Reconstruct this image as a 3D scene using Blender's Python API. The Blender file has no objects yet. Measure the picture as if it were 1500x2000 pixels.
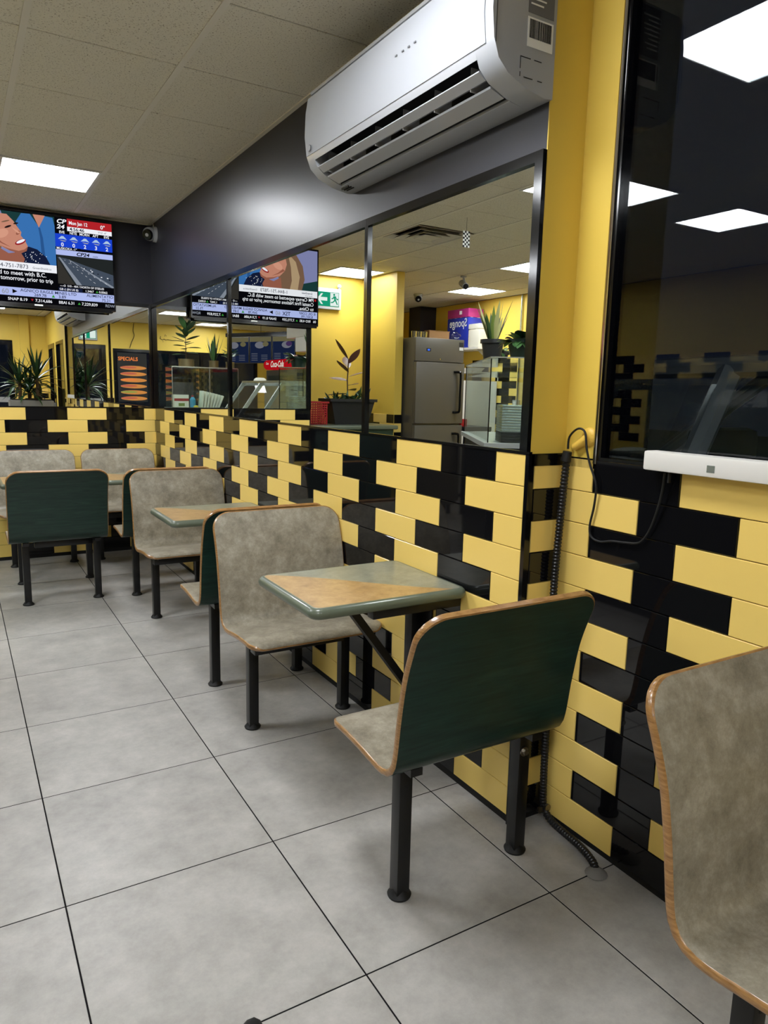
import bpy, bmesh, math, random
from math import sin, cos, pi, radians, sqrt
from mathutils import Vector, Matrix
random.seed(7)
SC = bpy.context.scene
COL = SC.collection

# ------------------------------------------------------------------ camera
CAM = (-1.5197, -1.6742, 1.4209)
YAW, PITCH, ROLL, FPX = 0.53867, -0.16403, 0.02303, 1401.07
cd = bpy.data.cameras.new('camera'); cam = bpy.data.objects.new('camera', cd); COL.objects.link(cam)
_F = Vector((sin(YAW)*cos(PITCH), cos(YAW)*cos(PITCH), sin(PITCH)))
_R = Vector((cos(YAW), -sin(YAW), 0)); _U = _R.cross(_F)
_R2 = cos(ROLL)*_R + sin(ROLL)*_U; _U2 = -sin(ROLL)*_R + cos(ROLL)*_U
_M = Matrix((_R2, _U2, -_F)).transposed().to_4x4(); _M.translation = CAM
cam.matrix_world = _M
cd.sensor_fit = 'HORIZONTAL'; cd.sensor_width = 36.0; cd.lens = 36.0*FPX/1500
cd.clip_start = 0.02; cd.clip_end = 200
SC.camera = cam

# ------------------------------------------------------------------ world (night) and exposure
w = bpy.data.worlds.new('night'); SC.world = w; w.use_nodes = True
w.node_tree.nodes['Background'].inputs[0].default_value = (0.011, 0.014, 0.025, 1)
w.node_tree.nodes['Background'].inputs[1].default_value = 0.55
SC.view_settings.view_transform = 'Standard'; SC.view_settings.look = 'None'
SC.view_settings.gamma = 1.0; SC.view_settings.use_curve_mapping = False
SC.view_settings.exposure = 0.0
LIGHT = 39.0          # radiance of every ceiling panel
SC.cycles.max_bounces = 14; SC.cycles.glossy_bounces = 8; SC.cycles.transmission_bounces = 8
SC.cycles.transparent_max_bounces = 16; SC.cycles.caustics_reflective = True
SC.cycles.sample_clamp_indirect = 6.0

# ------------------------------------------------------------------ measures (metres)
YB = 4.82      # rear wall with the screen
ZC = 2.77      # ceiling
DW = 0.145     # recess of the window wall
XL = -5.15     # far wall behind the counter
YF = -4.8      # street wall
YK = 9.4       # end of the kitchen
TL, TH, ZT = 0.3089, 0.1013, 1.245   # wall tile pitch and top of the tiling
FS, FX, FY = 0.611, -0.7314, 0.2897  # floor tile pitch and origin
CS, CY0 = 0.600, 1.04                # ceiling grid

# ------------------------------------------------------------------ materials
MATS = {}
def srgb(r, g, b):
    f = lambda c: (c/255/12.92 if c/255 <= .04045 else ((c/255+.055)/1.055)**2.4)
    return (f(r), f(g), f(b), 1)
def mat(name, col, rough=.5, metal=0., spec=.5, emit=0., coat=0., alpha=1., trans=0., ior=1.45):
    m = bpy.data.materials.new(name); m.use_nodes = True
    b = m.node_tree.nodes['Principled BSDF']
    b.inputs['Base Color'].default_value = col
    b.inputs['Roughness'].default_value = rough
    b.inputs['Metallic'].default_value = metal
    b.inputs['Specular IOR Level'].default_value = spec
    b.inputs['Coat Weight'].default_value = coat
    b.inputs['Coat Roughness'].default_value = .05
    b.inputs['Transmission Weight'].default_value = trans
    b.inputs['IOR'].default_value = ior
    b.inputs['Alpha'].default_value = alpha
    if emit:
        b.inputs['Emission Color'].default_value = col; b.inputs['Emission Strength'].default_value = emit
    MATS[name] = m
    return m
def nodes(m):
    nt = m.node_tree; return nt, nt.nodes['Principled BSDF']
def noise_color(m, scale, stops, detail=6, rough=.6, coord='Object', stretch=(1, 1, 1), bump=0, bdist=.002, distortion=0., perobj=False):
    nt, b = nodes(m); N = nt.nodes
    tc = N.new('ShaderNodeTexCoord'); mp = N.new('ShaderNodeMapping'); mp.inputs['Scale'].default_value = stretch
    nt.links.new(tc.outputs[coord], mp.inputs[0])
    src = mp.outputs[0]
    if perobj:
        oi = N.new('ShaderNodeObjectInfo'); ad = N.new('ShaderNodeVectorMath'); ad.operation = 'MULTIPLY_ADD'
        cb = N.new('ShaderNodeCombineXYZ')
        for i in range(3): nt.links.new(oi.outputs['Random'], cb.inputs[i])
        ad.inputs[1].default_value = (37, 51, 13); nt.links.new(cb.outputs[0], ad.inputs[0]); nt.links.new(src, ad.inputs[2]); src = ad.outputs[0]
    nz = N.new('ShaderNodeTexNoise'); nz.inputs['Scale'].default_value = scale; nz.inputs['Detail'].default_value = detail
    nz.inputs['Roughness'].default_value = rough; nz.inputs['Distortion'].default_value = distortion
    nt.links.new(src, nz.inputs['Vector'])
    cr = N.new('ShaderNodeValToRGB'); e = cr.color_ramp.elements
    e[0].position, e[0].color = stops[0]; e[1].position, e[1].color = stops[-1]
    for p, c in stops[1:-1]:
        k = e.new(p); k.color = c
    nt.links.new(nz.outputs[0], cr.inputs[0]); nt.links.new(cr.outputs[0], b.inputs['Base Color'])
    if bump:
        bp = N.new('ShaderNodeBump'); bp.inputs['Strength'].default_value = bump; bp.inputs['Distance'].default_value = bdist
        nt.links.new(nz.outputs[0], bp.inputs['Height']); nt.links.new(bp.outputs[0], b.inputs['Normal'])
    return nz, cr, src
def add_bump(m, scale, strength, dist=.001, detail=3):
    nt, b = nodes(m); N = nt.nodes
    tc = N.new('ShaderNodeTexCoord'); nz = N.new('ShaderNodeTexNoise'); nz.inputs['Scale'].default_value = scale; nz.inputs['Detail'].default_value = detail
    nt.links.new(tc.outputs['Object'], nz.inputs['Vector'])
    bp = N.new('ShaderNodeBump'); bp.inputs['Strength'].default_value = strength; bp.inputs['Distance'].default_value = dist
    nt.links.new(nz.outputs[0], bp.inputs['Height']); nt.links.new(bp.outputs[0], b.inputs['Normal'])

mat('yellow_tile', srgb(234, 202, 111), .22, spec=.45)
mat('black_tile', srgb(13, 13, 15), .035, spec=.55)
mat('grout', srgb(16, 15, 14), .7)
mat('yellow_paint', srgb(219, 188, 80), .5); add_bump(MATS['yellow_paint'], 60, .05)
mat('black_paint', srgb(35, 35, 42), .34); add_bump(MATS['black_paint'], 220, .12, .0015)
mat('black_gloss', srgb(9, 9, 11), .12)
mat('mirror', (.86, .88, .86, 1), .0, metal=1.)
m = mat('floor_tile', srgb(160, 156, 150), .38, spec=.4)
noise_color(m, 5.5, [(.27, srgb(140, 137, 132)), (.5, srgb(163, 160, 154)), (.73, srgb(184, 180, 174))], detail=12, rough=.76, perobj=True, bump=.05)
mat('floor_grout', srgb(22, 20, 22), .85, spec=.1)
m = mat('ceiling_tile', srgb(180, 176, 160), .9, spec=.1)
nz, cr, src = noise_color(m, 150, [(.0, srgb(104, 98, 84)), (.31, srgb(140, 132, 116)), (.40, srgb(206, 200, 184)), (1., srgb(212, 207, 192))], detail=2, rough=.5, perobj=True, bump=.25, bdist=.002)
mat('ceiling_tee', srgb(204, 198, 184), .5)
mat('panel_glow', (1, 1, 1, 1), .5, emit=LIGHT); mat('panel_glow_low', (.93, .985, 1.06, 1), .5, emit=LIGHT*.45)
MATS['panel_glow'].node_tree.nodes['Principled BSDF'].inputs['Emission Color'].default_value = (.955, .985, 1.03, 1)
m = mat('bench_laminate', srgb(150, 145, 130), .36, spec=.45)
noise_color(m, 11, [(.30, srgb(100, 93, 79)), (.5, srgb(139, 132, 116)), (.70, srgb(176, 169, 153))], detail=14, rough=.80, perobj=True)
m = mat('green_laminate', srgb(22, 48, 40), .3, spec=.45)
noise_color(m, 4, [(.3, srgb(15, 33, 28)), (.55, srgb(24, 48, 40)), (.75, srgb(33, 60, 50))], detail=8, rough=.6, stretch=(1, 6, 16), distortion=1.6, perobj=True)
m = mat('oak_edge', srgb(150, 112, 66), .3, coat=.4)
noise_color(m, 30, [(.3, srgb(120, 84, 44)), (.6, srgb(158, 118, 70)), (.8, srgb(182, 142, 92))], detail=5, stretch=(1, 1, 6))
mat('black_metal', srgb(14, 14, 15), .32, spec=.5)
mat('rubber', srgb(10, 10, 10), .6)
mat('steel_bolt', srgb(150, 145, 135), .3, metal=1)
mat('table_edge', srgb(90, 98, 82), .32, coat=.2)
# table laminate: tan and grey-green fields with an S-shaped border
m = mat('table_laminate', srgb(160, 140, 100), .28, spec=.5)
nt, b = nodes(m); N = nt.nodes
tc = N.new('ShaderNodeTexCoord'); sp = N.new('ShaderNodeSeparateXYZ'); nt.links.new(tc.outputs['Object'], sp.inputs[0])
sn = N.new('ShaderNodeMath'); sn.operation = 'MULTIPLY'; sn.inputs[1].default_value = 7.5; nt.links.new(sp.outputs[0], sn.inputs[0])
s2 = N.new('ShaderNodeMath'); s2.operation = 'SINE'; nt.links.new(sn.outputs[0], s2.inputs[0])
s3 = N.new('ShaderNodeMath'); s3.operation = 'MULTIPLY_ADD'; s3.inputs[1].default_value = .045; nt.links.new(s2.outputs[0], s3.inputs[0])
s4 = N.new('ShaderNodeMath'); s4.operation = 'MULTIPLY_ADD'; s4.inputs[1].default_value = .72; nt.links.new(sp.outputs[0], s4.inputs[0]); nt.links.new(sp.outputs[1], s4.inputs[2])
nt.links.new(s4.outputs[0], s3.inputs[2])
gt = N.new('ShaderNodeMath'); gt.operation = 'GREATER_THAN'; gt.inputs[1].default_value = -.005; nt.links.new(s3.outputs[0], gt.inputs[0])
nzs = []
for sc_, st in ((16, [(.3, srgb(132, 100, 56)), (.5, srgb(166, 132, 82)), (.72, srgb(190, 160, 110))]), (9, [(.3, srgb(104, 104, 86)), (.5, srgb(132, 132, 112)), (.72, srgb(160, 158, 138))])):
    nz = N.new('ShaderNodeTexNoise'); nz.inputs['Scale'].default_value = sc_; nz.inputs['Detail'].default_value = 10; nz.inputs['Roughness'].default_value = .8
    nz.inputs['Distortion'].default_value = .15
    nt.links.new(tc.outputs['Object'], nz.inputs['Vector'])
    cr = N.new('ShaderNodeValToRGB'); cr.color_ramp.elements[0].position, cr.color_ramp.elements[0].color = st[0]; cr.color_ramp.elements[1].position, cr.color_ramp.elements[1].color = st[2]
    k = cr.color_ramp.elements.new(st[1][0]); k.color = st[1][1]; nt.links.new(nz.outputs[0], cr.inputs[0]); nzs.append(cr)
mx = N.new('ShaderNodeMix'); mx.data_type = 'RGBA'; nt.links.new(gt.outputs[0], mx.inputs[0]); nt.links.new(nzs[0].outputs[0], mx.inputs[6]); nt.links.new(nzs[1].outputs[0], mx.inputs[7])
nt.links.new(mx.outputs[2], b.inputs['Base Color'])

mat('white_plastic', srgb(168, 171, 176), .25, coat=.15)
mat('white_matte', srgb(216, 214, 208), .5)
mat('grey_plastic', srgb(150, 150, 150), .45)
mat('dark_slot', srgb(14, 14, 15), .6)
mat('label_grey', srgb(104, 106, 110), .5)
mat('ink', srgb(18, 18, 20), .6)
mat('chrome', srgb(205, 205, 208), .12, metal=1)
mat('conduit', srgb(26, 26, 28), .35)
mat('putty', srgb(120, 118, 114), .85)
m = mat('pipe_paint', srgb(222, 182, 76), .45); add_bump(m, 90, .5, .004)
mat('stainless', srgb(104, 101, 95), .36, metal=.55); add_bump(MATS['stainless'], 14, .03)
mat('case_frame', srgb(176, 184, 180), .25, metal=.8)
mat('counter_body', srgb(34, 38, 42), .4)
mat('counter_top', srgb(150, 154, 152), .35)
mat('green_paint', srgb(40, 66, 56), .4)
mat('pot_black', srgb(26, 27, 28), .45)
mat('pot_green', srgb(28, 50, 42), .4)
mat('pot_metal', srgb(116, 106, 78), .3, metal=.7)
mat('pot_grey', srgb(132, 130, 124), .7)
mat('soil', srgb(36, 28, 22), .95)
mat('leaf_dark', srgb(30, 52, 30), .3); mat('leaf_mid', srgb(52, 84, 44), .4); mat('leaf_light', srgb(112, 132, 62), .4)
mat('leaf_red', srgb(96, 58, 48), .4); mat('leaf_cream', srgb(168, 168, 112), .4); mat('stem_brown', srgb(86, 66, 44), .8)
mat('red_plastic', srgb(150, 22, 30), .4)
mat('cardboard', srgb(150, 112, 70), .8)
mat('foil', srgb(196, 208, 208), .25, metal=.85)
mat('foam_white', srgb(226, 224, 212), .6)
mat('paper_blue', srgb(30, 44, 140), .35); mat('paper_magenta', srgb(150, 40, 104), .4)
mat('bottle_blue', srgb(60, 150, 190), .3); mat('lemon', srgb(220, 200, 60), .5); mat('orange_box', srgb(206, 130, 64), .6)
mat('asphalt', srgb(38, 38, 42), .9)
mat('car_paint', srgb(168, 170, 174), .35, metal=.1, coat=.4)
mat('car_trim', srgb(12, 12, 14), .4)
mat('sign_white', srgb(236, 238, 236), .4)
mat('skin', srgb(190, 130, 106), .6)
# thin clear glass: a fresnel mirror over transparency
def glass(name, tint, refl):
    m = bpy.data.materials.new(name); m.use_nodes = True; nt = m.node_tree; N = nt.nodes
    N.remove(N['Principled BSDF'])
    tr = N.new('ShaderNodeBsdfTransparent'); tr.inputs[0].default_value = tint
    gl = N.new('ShaderNodeBsdfGlossy'); gl.inputs['Roughness'].default_value = 0.0; gl.inputs[0].default_value = (1, 1, 1, 1)
    fr = N.new('ShaderNodeFresnel'); ge = N.new('ShaderNodeNewGeometry'); io = N.new('ShaderNodeMath'); io.operation = 'MULTIPLY_ADD'   # same fresnel on both faces of the pane
    io.inputs[1].default_value = 1/1.5-1.5; io.inputs[2].default_value = 1.5; nt.links.new(ge.outputs['Backfacing'], io.inputs[0]); nt.links.new(io.outputs[0], fr.inputs[0])
    ml = N.new('ShaderNodeMath'); ml.operation = 'MULTIPLY'; ml.inputs[1].default_value = refl; ml.use_clamp = True
    mx = N.new('ShaderNodeMixShader')
    nt.links.new(fr.outputs[0], ml.inputs[0]); nt.links.new(ml.outputs[0], mx.inputs[0]); nt.links.new(tr.outputs[0], mx.inputs[1]); nt.links.new(gl.outputs[0], mx.inputs[2])
    nt.links.new(mx.outputs[0], N['Material Output'].inputs[0])
    MATS[name] = m
glass('window_glass', (.80, .84, .86, 1), .6)
glass('case_glass', (.93, .97, .95, 1), .8)
def emis(name, col, s=1.0):
    m = bpy.data.materials.new(name); m.use_nodes = True; nt = m.node_tree
    nt.nodes.remove(nt.nodes['Principled BSDF'])
    e = nt.nodes.new('ShaderNodeEmission'); e.inputs[0].default_value = col; e.inputs[1].default_value = s
    nt.links.new(e.outputs[0], nt.nodes['Material Output'].inputs[0]); MATS[name] = m

# ------------------------------------------------------------------ mesh helpers
class MB:
    def __init__(s): s.v = []; s.f = []; s.m = []; s.mi = 0
    def face(s, idx): s.f.append(tuple(idx)); s.m.append(s.mi)
    def poly(s, pts):
        n = len(s.v); s.v += [tuple(p) for p in pts]; s.face(range(n, n+len(pts))); return s
    def box(s, x0, x1, y0, y1, z0, z1, c=0.):
        if c <= 0:
            n = len(s.v)
            s.v += [(x, y, z) for z in (z0, z1) for y in (y0, y1) for x in (x0, x1)]
            for q in ((0, 2, 3, 1), (4, 5, 7, 6), (0, 1, 5, 4), (2, 6, 7, 3), (0, 4, 6, 2), (1, 3, 7, 5)): s.face([n+i for i in q])
            return s
        bm = bmesh.new(); bmesh.ops.create_cube(bm, size=1)
        bmesh.ops.scale(bm, vec=(x1-x0, y1-y0, z1-z0), verts=bm.verts)
        bmesh.ops.translate(bm, vec=((x0+x1)/2, (y0+y1)/2, (z0+z1)/2), verts=bm.verts)
        bmesh.ops.bevel(bm, geom=bm.edges[:], offset=c, segments=2, affect='EDGES', profile=.6)
        s.add_bm(bm); return s
    def add_bm(s, bm):
        bm.verts.index_update(); n = len(s.v)
        s.v += [tuple(v.co) for v in bm.verts]
        for f in bm.faces: s.face([n+v.index for v in f.verts])
        bm.free()
    def ring(s, pts):
        n = len(s.v); s.v += [tuple(p) for p in pts]; return list(range(n, n+len(pts)))
    def bridge(s, a, b, closed=True):
        k = len(a)
        for i in range(k if closed else k-1):
            j = (i+1) % k; s.face((a[i], a[j], b[j], b[i]))
    def cyl(s, p0, p1, r0, r1=None, n=14, caps=True):
        r1 = r0 if r1 is None else r1
        p0, p1 = Vector(p0), Vector(p1); d = (p1-p0).normalized()
        u = d.orthogonal().normalized(); w_ = d.cross(u)
        A = s.ring([p0+r0*(cos(2*pi*i/n)*u+sin(2*pi*i/n)*w_) for i in range(n)])
        B = s.ring([p1+r1*(cos(2*pi*i/n)*u+sin(2*pi*i/n)*w_) for i in range(n)])
        s.bridge(A, B)
        if caps: s.face(A[::-1]); s.face(B)
        return s
    def tube(s, pts, r, n=8, caps=True, rr=None):
        pts = [Vector(p) for p in pts]; prev = None; u = None
        for i, p in enumerate(pts):
            d = ((pts[min(i+1, len(pts)-1)]-pts[max(i-1, 0)])).normalized()
            if u is None: u = d.orthogonal().normalized()
            else: u = (u-d*u.dot(d)).normalized()
            w_ = d.cross(u); q = rr[i] if rr else r
            R_ = s.ring([p+q*(cos(2*pi*k/n)*u+sin(2*pi*k/n)*w_) for k in range(n)])
            if prev: s.bridge(prev, R_)
            elif caps: s.face(R_[::-1])
            prev = R_
        if caps: s.face(prev)
        return s
    def lathe(s, prof, c=(0, 0, 0), n=24, sx=1, sy=1):
        prev = None
        for r, z in prof:
            R_ = s.ring([(c[0]+sx*r*cos(2*pi*k/n), c[1]+sy*r*sin(2*pi*k/n), c[2]+z) for k in range(n)])
            if prev: s.bridge(prev, R_)
            else: s.face(R_[::-1])
            prev = R_
        s.face(prev); return s
    def extr(s, prof, a, b, axis='y'):
        f = {'y': lambda p, t: (p[0], t, p[1]), 'x': lambda p, t: (t, p[0], p[1]), 'z': lambda p, t: (p[0], p[1], t)}[axis]
        A = s.ring([f(p, a) for p in prof]); B = s.ring([f(p, b) for p in prof])
        s.bridge(A, B); s.face(A[::-1]); s.face(B); return s
    def sphere(s, c, r, nu=16, nv=10, sc=(1, 1, 1)):
        bm = bmesh.new(); bmesh.ops.create_uvsphere(bm, u_segments=nu, v_segments=nv, radius=r)
        for v in bm.verts: v.co = Vector((v.co.x*sc[0]+c[0], v.co.y*sc[1]+c[1], v.co.z*sc[2]+c[2]))
        s.add_bm(bm); return s
    def xf(s, M):
        s.v = [tuple(M @ Vector(v)) for v in s.v]; return s
    def mesh(s, name, mats, smooth=30):
        me = bpy.data.meshes.new(name); me.from_pydata(s.v, [], s.f)
        for m_ in (mats if isinstance(mats, (list, tuple)) else [mats]): me.materials.append(MATS[m_])
        me.polygons.foreach_set('material_index', s.m)
        bm = bmesh.new(); bm.from_mesh(me); bmesh.ops.recalc_face_normals(bm, faces=bm.faces[:]); bm.to_mesh(me); bm.free()
        if smooth:
            me.polygons.foreach_set('use_smooth', [True]*len(me.polygons)); me.set_sharp_from_angle(angle=radians(smooth))
        me.update(); return me
    def build(s, name, mats, parent=None, smooth=30):
        return link(bpy.data.objects.new(name, s.mesh(name, mats, smooth)), parent)
def link(o, parent=None):
    COL.objects.link(o)
    if parent is not None: o.parent = parent
    return o
def tag(o, label=None, cat=None, group=None, kind=None):
    if label: o['label'] = label
    if cat: o['category'] = cat
    if group: o['group'] = group
    if kind: o['kind'] = kind
    return o
def empty(name, loc=(0, 0, 0), rz=0, label=None, cat=None, group=None):
    o = bpy.data.objects.new(name, None); o.empty_display_size = .1; link(o)
    o.location = loc; o.rotation_euler = (0, 0, rz)
    return tag(o, label, cat, group)
def copy_tree(o, parent=None):
    c = o.copy(); COL.objects.link(c); c.parent = parent
    for ch in list(o.children): copy_tree(ch, c)
    return c
def box_obj(name, b, m_, parent=None, c=0.):
    return MB().box(*b, c=c).build(name, m_, parent)
def text_mesh(txt, size, bold=0., align='LEFT', shear=0., sx=1.):
    cu = bpy.data.curves.new('txt', 'FONT'); cu.body = txt; cu.size = size; cu.align_x = align; cu.offset = bold; cu.shear = shear
    cu.fill_mode = 'FRONT'; cu.resolution_u = 3
    o = bpy.data.objects.new('txt', cu); COL.objects.link(o)
    dg = bpy.context.evaluated_depsgraph_get()
    me = bpy.data.meshes.new_from_object(o.evaluated_get(dg))
    bpy.data.objects.remove(o); bpy.data.curves.remove(cu)
    if sx != 1.:
        for v in me.vertices: v.co.x *= sx
    return me
def text_obj(name, txt, size, m_, parent, loc, rot, **k):
    me = text_mesh(txt, size, **k); me.materials.clear(); me.materials.append(MATS[m_])
    o = link(bpy.data.objects.new(name, me), parent); o.location = loc; o.rotation_euler = rot
    return o
# ================================================================== the shell
def struct(o): o['kind'] = 'structure'; return o
floor = struct(box_obj('floor', (XL-.1, .6, YF-.1, YK+.1, -.12, -.0008), 'floor_grout'))
ground = struct(MB().box(-30, 30, -30, YF-.12, -.3, -.13).box(.8, 30, YF-.12, 30, -.3, -.13).build('floor_outside', 'asphalt'))

_cache = {}
def tile_piece(kind, lx, ly, t, m_, ch=.0015):
    """a slab lx by ly, thickness t, lying in xy with its face at z=t and chamfered rim"""
    key = (kind, round(lx, 4), round(ly, 4), m_)
    if key not in _cache:
        b = MB(); a, c = lx/2, ly/2
        A = b.ring([(-a, -c, 0), (a, -c, 0), (a, c, 0), (-a, c, 0)])
        B = b.ring([(-a, -c, t-ch), (a, -c, t-ch), (a, c, t-ch), (-a, c, t-ch)])
        C = b.ring([(-a+ch, -c+ch, t), (a-ch, -c+ch, t), (a-ch, c-ch, t), (-a+ch, c-ch, t)])
        b.bridge(A, B); b.bridge(B, C); b.face(C)
        _cache[key] = b.mesh(kind, m_, 0)
    return _cache[key]
# floor tiles
i0 = math.floor((XL-FX)/FS); i1 = math.ceil((.15-FX)/FS); j0 = math.floor((YF-FY)/FS); j1 = math.ceil((YK-FY)/FS)
for i in range(i0, i1):
    for j in range(j0, j1):
        x0, x1 = max(FX+i*FS, XL), min(FX+(i+1)*FS, DW); y0, y1 = max(FY+j*FS, YF), min(FY+(j+1)*FS, YK)
        if x1-x0 < .02 or y1-y0 < .02: continue
        o = link(bpy.data.objects.new('tile', tile_piece('floor_tile', x1-x0-.0038, y1-y0-.0038, .008, 'floor_tile', .001)), floor)
        o.location = ((x0+x1)/2, (y0+y1)/2, -.008)
# ceiling: slab, lay-in tiles and tee bars
ceiling = struct(box_obj('ceiling', (XL-.1, .6, YF-.1, YK+.1, ZC+.03, ZC+.12), 'ceiling_tee'))
ci = range(-9, 1); cj = range(-10, 14)
PANELS = {(-2, -2), (-2, 4), (-4, 1), (-6, 1), (-4, -6), (-2, -8), (-6, -9), (-7, -7), (-8, 8), (-7, 5)}
VENT = (-4, 4)
for i in ci:
    for j in cj:
        x0, x1 = max(i*CS, XL), min((i+1)*CS, DW); y0, y1 = max(CY0+j*CS, YF), min(CY0+(j+1)*CS, YK)
        if x1-x0 < .03 or y1-y0 < .03 or (i, j) in PANELS or (i, j) == VENT: continue
        o = link(bpy.data.objects.new('tile', tile_piece('ceiling_tile', x1-x0-.012, y1-y0-.006, .018, 'ceiling_tile', .002)), ceiling)
        o.location = ((x0+x1)/2, (y0+y1)/2, ZC+.022); o.rotation_euler = (pi, 0, 0)
for i in ci:
    if i*CS < XL or i == 0: continue
    o = box_obj('tee_bar', (i*CS-.013, i*CS+.013, YF, YK, ZC, ZC+.006), 'ceiling_tee', ceiling)
for j in cj:
    y = CY0+j*CS
    if y < YF or y > YK: continue
    o = box_obj('cross_tee_shadow', (XL, DW, y-.008, y+.008, ZC+.010, ZC+.016), 'soil', ceiling)  # dark soil colour paints the shadow line in the tile joints
box_obj('wall_angle', (-.022, 0, 0, YB, ZC-.003, ZC+.004), 'ceiling_tee', ceiling)
box_obj('wall_angle', (-1.5, 0, YB-.022, YB, ZC-.003, ZC+.004), 'ceiling_tee', ceiling)

# walls
wall_right = struct(box_obj('wall_right', (0, DW, 0.0, YB+.0, 0, ZC), 'black_paint'))
box_obj('pilaster_face', (0.0, DW, -.004, 0, ZT, ZC), 'yellow_paint', wall_right)
box_obj('grout_backing', (-.003, 0, 0, YB, 0, ZT), 'grout', wall_right)
box_obj('grout_backing', (0, DW, -.003, 0, 0, ZT), 'grout', wall_right)
wall_back = struct(box_obj('wall_back', (-1.50, DW, YB, 6.25, 0, ZC), 'black_paint'))
box_obj('grout_backing', (-1.50, 0, YB-.003, YB, 0, ZT), 'grout', wall_back)
wall_alcove_back = struct(box_obj('wall_alcove_back', (-2.95, -1.5, 6.25, 6.4, 0, ZC), 'yellow_paint'))
wall_alcove_side = struct(box_obj('wall_alcove_side', (-2.95, -2.85, 5.45, 6.25, 0, ZC), 'yellow_paint'))
wall_left = struct(box_obj('wall_left', (XL-.15, XL, YF, YK, 0, ZC), 'yellow_paint'))
wall_kitchen = struct(box_obj('wall_kitchen_end', (XL, -2.95, YK, YK+.15, 0, ZC), 'yellow_paint'))
wall_kitchen_side = struct(box_obj('wall_kitchen_side', (-2.95, -2.85, 6.4, YK, 0, ZC), 'yellow_paint'))
box_obj('wall_post', (XL, XL+.30, 8.0, 8.32, 1.9, ZC), 'black_paint', wall_left)

# recessed wall beside the big window (x = DW)
W0, W1, WZ0, WZ1 = -.135, -1.95, 1.235, 2.62
wr = MB()
wr.box(DW, DW+.2, W0, 0, 0, ZC).box(DW, DW+.2, W1, W0, 0, WZ0).box(DW, DW+.2, W1, W0, WZ1, ZC)
wr.box(DW, DW+.2, -2.25, W1, 0, ZC).box(DW, DW+.2, -3.25, -2.25, 0, 1.0).box(DW, DW+.2, -3.25, -2.25, 2.2, ZC)
wr.box(DW, DW+.2, -3.5, -3.25, 0, ZC).box(DW, DW+.2, -4.45, -3.5, 2.2, ZC).box(DW, DW+.2, YF, -4.45, 0, ZC)
wall_recess = struct(wr.build('wall_right_recess', 'yellow_paint'))
box_obj('grout_backing', (DW-.003, DW, W1, 0, 0, ZT-.01), 'grout', wall_recess)

# wall tiles -------------------------------------------------------
def tiles(parent, along, origin, length, top, rows, even_off, odd_off, normal, first=('Y', 'Y'), z_from=0):
    """running-bond rows; along = unit direction in xy, tiles start at origin; the first piece of a row is off long"""
    ax = Vector((along[0], along[1], 0)); nn = Vector((normal[0], normal[1], 0))
    R_ = Matrix((ax, Vector((0, 0, 1)), nn)).transposed()
    if R_.determinant() < 0: R_ = Matrix((-ax, Vector((0, 0, 1)), nn)).transposed()
    for k in range(z_from, rows):
        s = 0; off = even_off if k % 2 == 0 else odd_off; e = off; yel = first[k % 2] == 'Y'
        while s < length-.004:
            e = min(e, length)
            if e-s > .012:
                o = link(bpy.data.objects.new('tile', tile_piece('wall_tile', e-s-.0022, TH-.0022, .008, 'yellow_tile' if yel else 'black_tile')), parent)
                p = Vector(origin)+ax*(s+e)/2+nn*.002
                o.matrix_world = Matrix.Translation((p.x, p.y, top-(k+.5)*TH)) @ R_.to_4x4()
            s = e; e = s+TL; yel = not yel
ROWS = 12
tiles(wall_right, (0, 1), (0, .006, 0), YB-.016, ZT, ROWS, TL/2-.012, TL-.008, (-1, 0))
tiles(wall_back, (-1, 0), (-.008, YB, 0), 1.49, ZT, ROWS, .092, .246, (0, -1))
tiles(wall_recess, (0, -1), (DW, -.008, 0), 1.85, ZT-.008, ROWS, .128, TL-.004, (-1, 0))
# narrow return of the wall end: whole rows alternate
for k in range(ROWS):
    o = link(bpy.data.objects.new('tile', tile_piece('wall_tile', DW-.024, TH-.0022, .008, 'yellow_tile' if k % 2 == 0 else 'black_tile')), wall_right)
    o.matrix_world = Matrix.Translation((DW/2+.004, -.002, ZT-.008-(k+.5)*TH)) @ Matrix(((1, 0, 0), (0, 0, -1), (0, 1, 0))).to_4x4()
box_obj('corner_trim', (-.012, .010, -.012, .004, 0, ZT), 'black_gloss', wall_right)
box_obj('edge_trim', (.0, DW, -.012, -.002, ZT-.036, ZT+.002), 'black_gloss', wall_right)
box_obj('edge_trim', (-.012, 0, -.012, YB-.01, ZT-.002, ZT+.008), 'black_gloss', wall_right)
box_obj('edge_trim', (-1.5, 0, YB-.012, YB, ZT-.002, ZT+.008), 'black_gloss', wall_back)
box_obj('edge_trim', (DW-.010, DW, W0, -.008, ZT-.036, ZT-.006), 'black_gloss', wall_recess)
# tiles further in: alcove stub, far wall behind the counter
tiles(wall_alcove_side, (0, 1), (-2.85, 5.45, 0), .8, 1.18, 6, .15, TL, (1, 0), first=('B', 'Y'))
tiles(wall_alcove_side, (-1, 0), (-2.852, 5.45, 0), .096, 1.18, 6, .15, TL, (0, -1), first=('B', 'Y'))
tiles(wall_left, (0, 1), (XL, 2.6, 0), 4.4, 1.93, 10, .15, TL, (1, 0), first=('B', 'Y'))
tiles(wall_recess, (0, -1), (DW, -1.96, 0), .29, ZT, 5, .15, TL, (-1, 0))

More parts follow.
